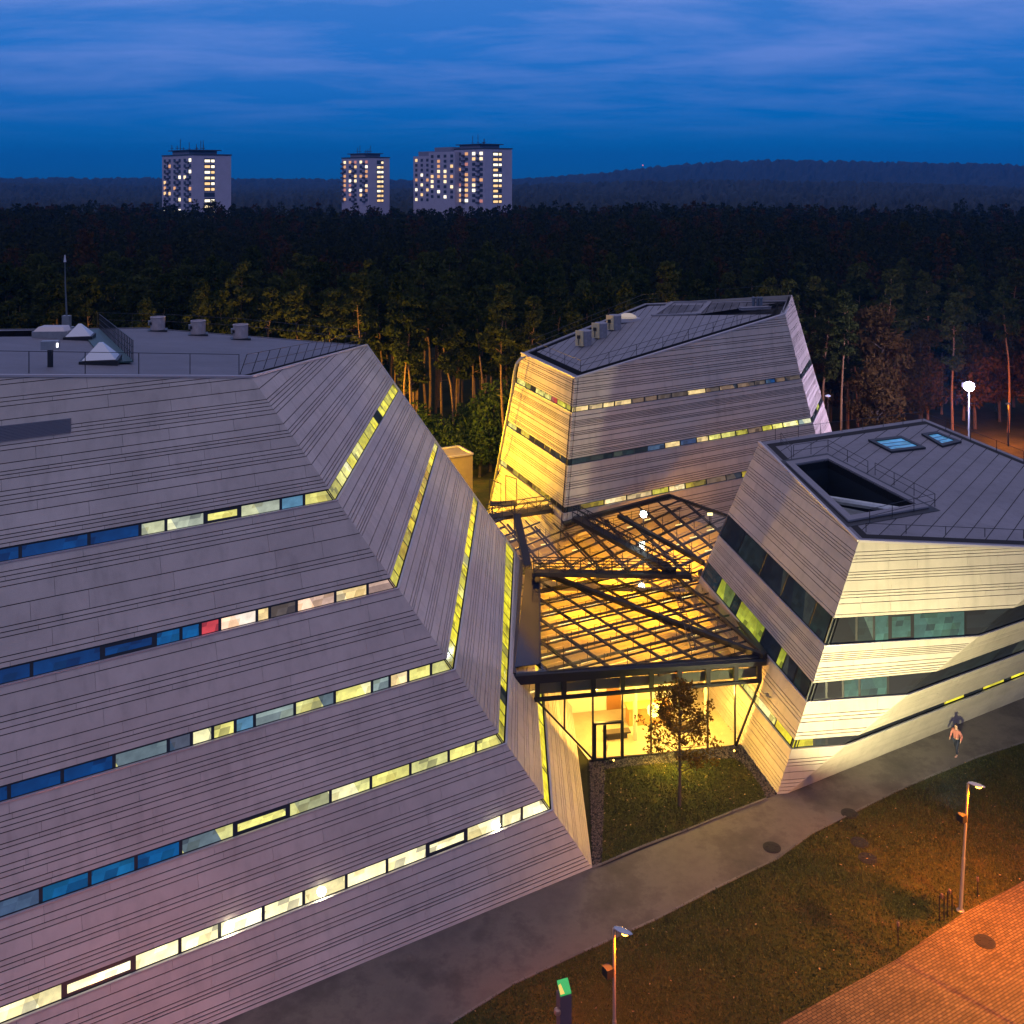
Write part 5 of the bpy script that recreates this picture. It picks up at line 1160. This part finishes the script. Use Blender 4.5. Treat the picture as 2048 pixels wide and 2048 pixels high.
def broad(seed, H_=15, spread=3.6, mat='autumn_leaves', leaves=3400, lsize=.26, name='broadleaf_tree'):
    r = random.Random(seed); e = bpy.data.objects.new(name, None); COL.objects.link(e); m = MB()
    top = Vector((r.uniform(-.3, .3), r.uniform(-.3, .3), H_ * .8)); m.tube([Vector((0, 0, 0)), Vector((.1, 0, H_ * .35)), top], [.20, .15, .05], 7); cs, rs = [], []
    for k in range(24):
        t_ = r.uniform(.22, 1); b0 = Vector((0, 0, 0)).lerp(top, t_); a = r.uniform(0, 6.28); w = spread * (math.sin(math.pi * (t_ * .72 + .12))) * r.uniform(.4, 1)
        tip = b0 + Vector((math.cos(a) * w, math.sin(a) * w, r.uniform(.5, 2.2))); m.tube([b0, b0.lerp(tip, .5) + Vector((0, 0, .3)), tip], [.06, .04, .015], 4)
        cs.append(tuple(tip)); rs.append(r.uniform(.8, 1.5)); cs.append(tuple(b0.lerp(tip, .55))); rs.append(r.uniform(.6, 1.1))
    m.build('trunk', 'dark_bark', e, world=False); n = [int(leaves / len(cs) * (q / 1.0) ** 2) + 8 for q in rs]
    cr_ = bpy.data.objects.new('crown', quads_mesh('crown', np_leaves(cs, rs, n, lsize, seed, .8), mat)); COL.objects.link(cr_); cr_.parent = e
    return e
protos = [pine(31, 21, .50), pine(32, 22.5, .58, 2.3, .8), pine(33, 20, .46, 2.9, .2), pine(34, 22, .62, 2.4, .5), pine(35, 19, .42, 2.4, .3)]
aut = [broad(41, 14, 3.4), broad(42, 11, 2.8), broad(43, 16, 3.2)]
usedp = set()
def put(proto, loc, rz, s_, label, group, cat='tree'):
    if id(proto) in usedp: o_ = copy_tree(proto)
    else: usedp.add(id(proto)); o_ = proto
    o_.location = loc; o_.rotation_euler = (0, 0, rz); o_.scale = (s_, s_, s_); tag(o_, label, cat, group); return o_
# candidate spots, nearest rows first
r = random.Random(77); spots = []
def free(x, y, d): return all((x - a) ** 2 + (y - b) ** 2 > d * d for a, b in spots)
def fedge(x):
    """nearest distance at which the wood begins, by lateral position"""
    return 117 + 4 * math.sin(x * .13) + (8 if x > 18 else 0) + (-4 if x < -30 else 0)
tries = 0
while len(spots) < 1500 and tries < 60000:
    tries += 1; Yd = 108 + 130 * r.random() ** 1.15; X = r.uniform(-.62, .62) * Yd
    if Yd < fedge(X): continue
    if X > 46 and Yd < 132: continue
    if free(X, Yd, 3.6 if Yd < 150 else 4.6): spots.append((X, Yd))
spots.sort(key=lambda q: q[1])
rowy = {}
def plabel(x, y, kind):
    u = x / y
    zone = 'behind the large left roof' if u < -.30 else ('left of the lit trunks' if u < -.16 else ('between the left and rear volumes' if u < .0 else ('behind the rear roof' if u < .24 else ('right of the rear volume' if u < .40 else 'by the violet floodlight'))))
    row = 'front row' if y < fedge(x) + 9 else ('second row' if y < fedge(x) + 20 else 'deep rows')
    return '%s in the %s %s' % (kind, row, zone)
near, rest = spots[:285], spots[285:]
for i, (x, y) in enumerate(near):
    s_ = r.uniform(.86, 1.06); k = r.randrange(5)
    if x > 18 and r.random() < .45 and y < 150:
        put(aut[r.randrange(3)], (x, y, 0), r.uniform(0, 6.28), r.uniform(.85, 1.2), plabel(x, y, 'brownish autumn broadleaf tree'), 'autumn broadleaf trees at the forest edge')
    else:
        put(protos[k], (x, y, 0), r.uniform(0, 6.28), s_, plabel(x, y, ('full crowned pine', 'thin high crowned pine', 'broad pine', 'bare stemmed pine', 'narrow deep crowned pine')[k]), 'pines of the forest edge')
# undergrowth bushes at the lit edge
bush = broad(51, 5.0, 2.2, 'bush_leaves', 2600, .20, 'bush')
for i, (px, D) in enumerate(((z_(905, 800), 113), (z_(885, 815), 117), (z_(925, 790), 115), (z_(850, 830), 112), (z_(800, 790), 114), (z_(945, 770), 118), (z_(870, 790), 119))):
    p = at(px, D); put(bush, (p.x, D, 0), i * 1.3, .9 + .25 * ((i * 7) % 3), ('leafy bush lit yellow, ' + ('above the hut', 'behind the hut, darker', 'lowest by the slanting pipe', 'left of the hut', 'farthest left, behind the left volume', 'touching the rear volume', 'highest at the pine trunks')[i]), 'bushes under the pines', 'bush')
# two crooked pines lit at the edge
crook = pine(61, 21.5, .6, 2.4, .9, name='crooked_pine_tree'); p = at(z_(952, 700), 114); put(crook, (p.x, 113, 0), 1.0, 1.0, 'pine with a strongly snaking bare trunk left of the rear volume', None)
crook2 = pine(62, 21, .6, 2.2, .6, name='crooked_pine_tree'); p = at(z_(768, 700), 113); put(crook2, (p.x, 112.5, 0), 2.0, 1.0, 'gently bent lit pine just right of the left volume roof corner', None)

# the rest of the wood: one mass
far = list(rest); r2 = random.Random(78)
Yd = 236.0
while Yd < 455:
    st = 6.4 + (Yd - 236) * .006; X = -.60 * Yd
    while X < .60 * Yd:
        far.append((X + r2.uniform(-2.2, 2.2), Yd + r2.uniform(-2.2, 2.2))); X += st
    Yd += st
gen = np.random.default_rng(5)
def crown_mass(pts_, hfun, nl, ls, sp, seed, wbase=.45):
    g_ = np.random.default_rng(seed); P = np.array(pts_); n = len(P); Hh = hfun(P, g_); k = nl
    t_ = g_.uniform(0, 1, (n, k)); wid = sp * (1.03 - t_ ** 1.6) ** .6 * (.6 + .4 * g_.uniform(0, 1, (n, 1))) + .25; a = g_.uniform(0, 6.283, (n, k)); rr_ = wid * np.sqrt(g_.uniform(.15, 1, (n, k)))
    lob = 1 + .35 * np.sin(a * 3 + g_.uniform(0, 6, (n, 1)) + t_ * 9)
    c = np.stack([P[:, :1] + np.cos(a) * rr_ * lob, P[:, 1:2] + np.sin(a) * rr_ * lob, Hh[:, None] * (wbase + (1 - wbase) * t_)], -1).reshape(-1, 3)
    m_ = len(c); d1 = g_.normal(size=(m_, 3)); d1 /= np.linalg.norm(d1, axis=1)[:, None]; d2 = np.cross(d1, g_.normal(size=(m_, 3))); d2 /= np.linalg.norm(d2, axis=1)[:, None]
    s_ = ls * g_.uniform(.6, 1.4, (m_, 1)); return np.stack([c - d1 * s_, c - d2 * s_ * .6, c + d1 * s_, c + d2 * s_ * .6], 1).reshape(-1, 3)
def woodheight(P, g_): return 20.5 + g_.normal(0, 1.4, len(P)) + 1.2 * np.sin(P[:, 0] * .03) - np.clip((P[:, 1] - 300) / 160, 0, 1) * 1.0
cut = [p for p in far if not (400 < p[1])]; cut2 = [p for p in far if p[1] >= 400]
for nm, sel, mt in (('forest', lambda i: i % 6 != 0, 'far_needles'), ('autumn_forest', lambda i: i % 6 == 0, 'far_autumn')):
    A1_ = [p for i, p in enumerate(far) if sel(i) and p[1] < 300]; A2_ = [p for i, p in enumerate(far) if sel(i) and p[1] >= 300]
    V = np.concatenate([crown_mass(A1_, woodheight, 420, .34, 3.1, 3), crown_mass(A2_, woodheight, 150, .60, 3.6, 4)])
    o_ = bpy.data.objects.new(nm, quads_mesh(nm, V, mt)); COL.objects.link(o_)
    tag(o_, 'dense dark pine wood stretching to the tower blocks' if nm == 'forest' else 'brown autumn crowns scattered through the dark wood', kind='stuff')
# far wooded terrain: lower ground then ridges
def terr(x, y):
    h = 3 + 4 * math.sin(x * .0021 + 1) * math.sin(y * .0016)
    h += 62 * math.exp(-((x - 1500) / 900) ** 2) * math.exp(-((y - 3600) / 700) ** 2)
    h += 44 * math.exp(-((x - 700) / 500) ** 2) * math.exp(-((y - 3500) / 600) ** 2)
    h += 18 * math.exp(-((y - 3300) / 700) ** 2) * (1 - .6 / (1 + math.exp(-(x + 200) / 300)))
    h += 9 * math.exp(-((y - 1800) / 400) ** 2) * (1 + math.sin(x * .004))
    return h
rows = [470 * 1.052 ** k for k in range(46)]; nc = 560; V = []; F = []; r3 = random.Random(9)
for j, y in enumerate(rows):
    for i in range(nc):
        x = (i / (nc - 1) * 1.5 - .75) * y; V.append((x, y, terr(x, y) + (r3.uniform(0, 7 + y * .0016) if j else -8)))
for j in range(len(rows) - 1):
    for i in range(nc - 1): a = j * nc + i; F.append((a, a + 1, a + nc + 1, a + nc))
me = bpy.data.meshes.new('hills'); me.from_pydata(V, [], F); inst_noise_mat('far_wood', [(.3, (.006, .010, .007)), (.55, (.010, .014, .009)), (.7, (.022, .014, .010))], .02, bump=0.0)
me.materials.append(MATS['far_wood']); o_ = bpy.data.objects.new('hills', me); COL.objects.link(o_); tag(o_, kind='structure')
# transmitter mast with its red light on the hill
p = at(z_(1213, 312), 3000); e = empty('transmitter_mast', Vector((p.x, p.y, 30)), 'tiny mast with a red light on the far hill', 'mast')
mb = MB(); mb.tube([Vector((p.x, p.y, 30)), p], [1.2, .5], 6); mb.build('pole', DARK, e); mb = MB(); mb.lathe(p, [(.3, -2), (1.8, 0), (.3, 2)], 8); mb.build('lamp', pbr('red_beacon', (1, .1, .05), .5, emis=(1, .2, .12), es=1.6), e)

# ------------------------------------------------------------------ tower blocks
pbr('tower_panel', (.44, .40, .50), .8, var=.08, vscale=.3); pbr('tower_dark', (.035, .045, .075), .5)
wl = [pbr('tower_lit_%d' % i, (.5, .4, .3), .5, emis=c, es=s_) for i, (c, s_) in enumerate((((1, .62, .22), 1.2), ((1, .78, .42), 1.5), ((1, .9, .65), 1.7), ((1, .45, .12), .8), ((.8, .25, .15), .6)))]
for w_ in wl: w_.cycles.emission_sampling = 'NONE'
def tower(xz0, xzc, xz1, yz, D, litfrac, label, steps=(), cols=6, strip=(.32, .60), rows_=11, seed=1, antennas=8, th=35):
    """tower block with balconied window face (left) and blank gable with a lit stair strip (right)"""
    r = random.Random(seed); px = lambda xz: (xz * 1.06004 - 1024) / FPX * D
    xc = px(xzc); H_ = CH - (yz * 1.06004 - HY) / FPX * D; c = Vector((xc, D, 0)); th = R(th)
    dl = Vector((-math.sin(th), math.cos(th), 0)); dr = Vector((math.cos(th), math.sin(th), 0))
    def len_to(xz, d): kx = (xz * 1.06004 - 1024) / FPX; return (kx * c.y - c.x) / (d.x - kx * d.y)
    Ll, Lr = len_to(xz0, dl), len_to(xz1, dr); e = empty('tower_block', c, label, 'tower block')
    nl = Vector((-math.cos(th), -math.sin(th), 0)); nr = Vector((math.sin(th), -math.cos(th), 0))
    body = MB(); body.prism([c, c + dr * Lr, c + dr * Lr + dl * Ll, c + dl * Ll], Vector((0, 0, H_)))
    body.build('wall', 'tower_panel', e)
    mb = MB(); mb.prism([c + nl * .25 + nr * .25, c + dr * (Lr + .3) + nr * .25, c + dr * (Lr + .3) + dl * (Ll + .3), c + dl * (Ll + .3) + nl * .25], Vector((0, 0, -.6))); 
    for v in range(len(mb.v)): mb.v[v] = (mb.v[v][0], mb.v[v][1], mb.v[v][2] + H_ + .7)
    mb.build('roof', 'tower_dark', e)
    fh = 2.8
    for k in range(rows_):
        z0 = H_ - 1.0 - (k + 1) * fh
        for i in range(cols):
            w = Ll / cols; a = c + dl * (w * (i + .22)) + nl * .06 + Vector((0, 0, z0 + .7)); ww = w * .42
            lit = r.random() < litfrac; mt = r.choice(wl[:4] if r.random() < .93 else wl[4:]) if lit else 'tower_dark'
            m_ = MB(); m_.prism([a, a + dl * ww, a + dl * ww + Vector((0, 0, 1.6)), a + Vector((0, 0, 1.6))], nl * .05); wo = m_.build('window', mt, e)
            if i % 2 == 0 or cols > 8:
                m_ = MB(); b_ = c + dl * (w * (i + .62)) + nl * .05 + Vector((0, 0, z0)); m_.prism([b_, b_ + dl * w * .36, b_ + dl * w * .36 + Vector((0, 0, 1.1)), b_ + Vector((0, 0, 1.1))], nl * 1.1); bal.append(m_) if False else BALS.append(m_)
        a = c + dr * (Lr * strip[0]) + nr * .06 + Vector((0, 0, z0 + .5)); sw = Lr * (strip[1] - strip[0])
        m_ = MB(); m_.prism([a - Vector((0, 0, .3)), a + dr * sw - Vector((0, 0, .3)), a + dr * sw + Vector((0, 0, 1.9)), a + Vector((0, 0, 1.9))], nr * .05); m_.build('stair_panel', 'tower_dark', e)
        for q0, q1 in ((.04, .55), (.66, .97)):
            if r.random() < .88:
                m_ = MB(); P0 = a + dr * sw * q0 + nr * .07; P1 = a + dr * sw * q1 + nr * .07; m_.prism([P0, P1, P1 + Vector((0, 0, 1.25)), P0 + Vector((0, 0, 1.25))], nr * .05); m_.build('window', r.choice(wl[:3]), e)
    M_ = MB()
    for b_ in BALS:
        i0 = len(M_.v); M_.v += b_.v; M_.f += [tuple(q + i0 for q in f) for f in b_.f]; M_.m += b_.m
    BALS.clear(); tag(M_.build('balcony', pbr('balcony', (.07, .075, .12), .7), e), kind='stuff' if False else None)
    mid = c + dr * Lr * .42 + dl * Ll * .45; aa = th
    m_ = MB(); m_.box(mid + Vector((0, 0, H_ + .1)), Lr * .72, Ll * .55, 2.4, aa); m_.build('roof_house', pbr('roof_house', (.22, .22, .30), .8), e)
    m_ = MB(); m_.box(mid + Vector((0, 0, H_ + 2.5)), Lr * .85, Ll * .68, .45, aa)
    for i in range(antennas):
        p = mid + dr * r.uniform(-.4, .4) * Lr + dl * r.uniform(-.3, .3) * Ll + Vector((0, 0, H_ + 2.8)); m_.bar(p, p + Vector((0, 0, r.uniform(1.5, 6))), .25); m_.bar(p + Vector((-.8, 0, 1.2)), p + Vector((.8, 0, 1.2)), .2)
    m_.build('antenna_deck', 'tower_dark', e)
    return e, c, dl, dr, nl, nr, Ll, Lr, H_
BALS = []; bal = []
tower(306, 385, 436, 293, 500, .25, 'leftmost white tower block, widest gap to its neighbours, many roof antennas', cols=6, strip=(.0, .40), seed=3, th=50) if False else tower(306, 363, 436, 293, 500, .36, 'leftmost pale tower block with many roof antennas and lit stair windows', cols=6, strip=(.30, .57), seed=3, antennas=10, th=38)
tower(645, 696, 735, 298, 600, .5, 'middle and smallest pale tower block above the trees', cols=5, strip=(.38, .70), rows_=9, seed=8, antennas=6, th=38)
t3 = tower(846, 914, 966, 281, 540, .5, 'rightmost pale tower block with stepped wings and lit stair windows', cols=5, strip=(.30, .62), rows_=10, seed=12, antennas=5, th=38)
e, c, dl, dr, nl, nr, Ll, Lr, H_ = t3
for (xa, xb, yz, D2, nc_, sd) in ((809, 858, 286, 556, 4, 5), (780, 822, 294, 572, 4, 6)):       # the two lower wings of the same block
    r = random.Random(sd); px = lambda xz, D_: (xz * 1.06004 - 1024) / FPX * D_
    cc = Vector((px(xb, D2), D2, 0)); kx = (xa * 1.06004 - 1024) / FPX; LL = (kx * cc.y - cc.x) / (dl.x - kx * dl.y); HH = CH - (yz * 1.06004 - HY) / FPX * D2
    m_ = MB(); m_.prism([cc, cc + dr * 12, cc + dr * 12 + dl * LL, cc + dl * LL], Vector((0, 0, HH))); m_.build('wing', 'tower_panel', e)
    m_ = MB(); m_.box(cc + dl * LL * .5 + dr * 5 + Vector((0, 0, HH)), 9, LL * .6, 2.6, math.atan2(dr.y, dr.x)); m_.build('roof_house', 'roof_house', e)
    for k in range(9):
        for i in range(nc_):
            w = LL / nc_; a = cc + dl * (w * (i + .25)) + nl * .06 + Vector((0, 0, HH - 1 - (k + 1) * 2.8 + .7)); ww = w * .4; mt = r.choice(wl[:4]) if r.random() < .3 else 'tower_dark'
            m_ = MB(); m_.prism([a, a + dl * ww, a + dl * ww + Vector((0, 0, 1.6)), a + Vector((0, 0, 1.6))], nl * .05)
            if k * nc_ + i < 16 or mt != 'tower_dark': m_.build('window', mt, e)
            else: BALS.append(m_)
    M_ = MB()
    for b_ in BALS:
        i0 = len(M_.v); M_.v += b_.v; M_.f += [tuple(q + i0 for q in f) for f in b_.f]; M_.m += b_.m
    BALS.clear(); tag(M_.build('window', 'tower_dark', e), kind='stuff')

# ------------------------------------------------------------------ courtyard tree
def court_tree(base):
    r = random.Random(21); e = empty('young_maple_tree', base, 'young maple with sparse autumn leaves in front of the glass front', 'tree'); m = MB()
    H_ = 6.3; top = Vector((-.05, 0, H_ * .95)); stem = [Vector((0, 0, 0)), Vector((.03, 0, 1.6)), Vector((0, .05, 3.2)), Vector((.08, 0, 4.6)), top]; m.tube(stem, [.10, .075, .06, .04, .012], 9); cs, rs = [], []
    def sp(z): k = 0; 
    def stp(t_): k = min(int(t_ * 4), 3); return stem[k].lerp(stem[k + 1], t_ * 4 - k)
    for k in range(46):
        t_ = .27 + .7 * (k / 46); b0 = stp(t_); a = k * 2.4 + r.uniform(-.4, .4); env = 2.55 * max(.12, 1 - abs((t_ - .42)) * 1.35 if t_ > .42 else 1 - (.42 - t_) * 2.2)
        ln = env * r.uniform(.55, 1.05); up_ = r.uniform(.35, .9); tip = b0 + Vector((math.cos(a) * ln, math.sin(a) * ln, ln * up_)); m.tube([b0, b0.lerp(tip, .5) + Vector((0, 0, -.05)), tip], [.025, .016, .006], 5)
        for q in range(3):
            s_ = b0.lerp(tip, r.uniform(.45, .95)); t2 = s_ + Vector((r.uniform(-.4, .4), r.uniform(-.4, .4), r.uniform(.0, .35))); m.tube([s_, t2], [.010, .004], 4); cs.append(tuple(t2)); rs.append(r.uniform(.22, .42))
        cs.append(tuple(tip)); rs.append(r.uniform(.2, .34))
    m.build('trunk', 'dark_bark', e, world=False); n = [r.randint(12, 26) for _ in cs]
    cr_ = bpy.data.objects.new('crown', quads_mesh('crown', np_leaves(cs, rs, n, .095, 3, .9), 'maple_leaves')); COL.objects.link(cr_); cr_.parent = e
court_tree(gnd(c3(632, 1108), .02))

# ------------------------------------------------------------------ person walking on the path
pb = gnd(c3(1676, 918)); pe = None
def skin_obj(name, joints, edges, mat, parent, sub=2, closed=True):
    me = bpy.data.meshes.new(name); me.from_pydata([j[0] for j in joints], edges, []); o_ = bpy.data.objects.new(name, me); COL.objects.link(o_)
    if parent: o_.parent = parent
    md = o_.modifiers.new('skin', 'SKIN'); md.use_smooth_shade = True
    for v, j in zip(me.skin_vertices[0].data, joints): v.radius = (j[1], j[2] if len(j) > 2 else j[1])
    me.skin_vertices[0].data[0].use_root = True
    o_.modifiers.new('sub', 'SUBSURF').levels = sub; o_.modifiers['sub'].render_levels = sub; me.materials.append(mat); return o_
SK = pbr('skin', (.45, .27, .2), .6)
J = [((0, 0, .95), .15, .11), ((0, .01, 1.15), .13, .10), ((0, .02, 1.35), .17, .11), ((0, .02, 1.47), .07), ((0, .01, 1.56), .055), ((0, 0, 1.66), .10, .11), ((0, -.01, 1.76), .08, .09),
     ((.11, 0, .90), .09), ((.14, -.16, .50), .06), ((.13, -.10, .10), .045), ((.13, -.24, .04), .035),
     ((-.11, 0, .90), .09), ((-.12, .10, .50), .06), ((-.13, .34, .16), .045), ((-.13, .28, .04), .035),
     ((.22, .02, 1.40), .055), ((.28, .12, 1.12), .045), ((.27, .02, .88), .035), ((.27, -.03, .80), .035, .02),
     ((-.22, .02, 1.40), .055), ((-.28, -.06, 1.12), .045), ((-.26, -.20, .92), .035), ((-.26, -.25, .85), .035, .02)]
Ed = [(0, 1), (1, 2), (2, 3), (3, 4), (4, 5), (5, 6), (0, 7), (7, 8), (8, 9), (9, 10), (0, 11), (11, 12), (12, 13), (13, 14), (2, 15), (15, 16), (16, 17), (17, 18), (2, 19), (19, 20), (20, 21), (21, 22)]
body = skin_obj('person', J, Ed, SK, None); body.location = pb; body.rotation_euler = (0, 0, R(-58)); tag(body, 'person in a pink jacket and dark trousers walking along the path', 'person')
jk = [((0, 0, .92), .185, .14), ((0, .01, 1.15), .165, .125), ((0, .02, 1.36), .19, .135), ((0, .02, 1.46), .09), ((.22, .02, 1.40), .08), ((.28, .12, 1.12), .065), ((.27, .03, .90), .05), ((-.22, .02, 1.40), .08), ((-.28, -.06, 1.12), .065), ((-.262, -.19, .935), .05)]
skin_obj('jacket', jk, [(0, 1), (1, 2), (2, 3), (2, 4), (4, 5), (5, 6), (2, 7), (7, 8), (8, 9)], pbr('pink_cloth', (.42, .15, .13), .8), body)
tj = [((0, 0, .93), .155, .12), ((.11, 0, .88), .105), ((.14, -.16, .50), .078), ((.13, -.10, .12), .06), ((-.11, 0, .88), .105), ((-.12, .10, .50), .078), ((-.13, .33, .18), .06)]
skin_obj('trousers', tj, [(0, 1), (1, 2), (2, 3), (0, 4), (4, 5), (5, 6)], pbr('dark_cloth', (.02, .025, .05), .9), body)
skin_obj('hair', [((0, .03, 1.64), .10, .10), ((0, .01, 1.74), .105, .11), ((0, -.01, 1.80), .07)], [(0, 1), (1, 2)], pbr('dark_hair', (.03, .02, .02), .6), body)
for sx, sy in ((.13, -.20), (-.13, .30)): skin_obj('shoe', [((sx, sy + .08, .05), .05), ((sx, sy - .10, .035), .04, .035)], [(0, 1)], pbr('shoe_pale', (.6, .35, .3), .7), body, 1)
fc = MB(); 
for sx in (-.035, .035): fc.lathe(Vector((sx, -.105, 1.67)), [(.003, -.01), (.012, 0), (.003, .01)], 8)
fc.lathe(Vector((0, -.115, 1.635)), [(.004, -.02), (.016, -.01), (.006, .02)], 8); fc.build('face', pbr('dark_hair', (.03, .02, .02)), body, world=False)

# ------------------------------------------------------------------ evening haze
mb = MB(); hz_ = [(-4500, -60), (4500, -60), (4500, 6500), (-4500, 6500)]
mb.prism([Vector((x, y, 181)) for x, y in hz_], Vector((0, 0, -190)))
m, t, o = newmat('haze_air'); pv = N(t, 'ShaderNodeVolumePrincipled'); pv.inputs['Color'].default_value = (.03, .34, .95, 1); pv.inputs['Density'].default_value = .00014; pv.inputs['Anisotropy'].default_value = .1
t.links.new(pv.outputs[0], o.inputs['Volume']); ho = mb.build('haze', m); tag(ho, 'thin blue evening haze over the wood', kind='stuff')
SC.cycles.volume_bounces = 0
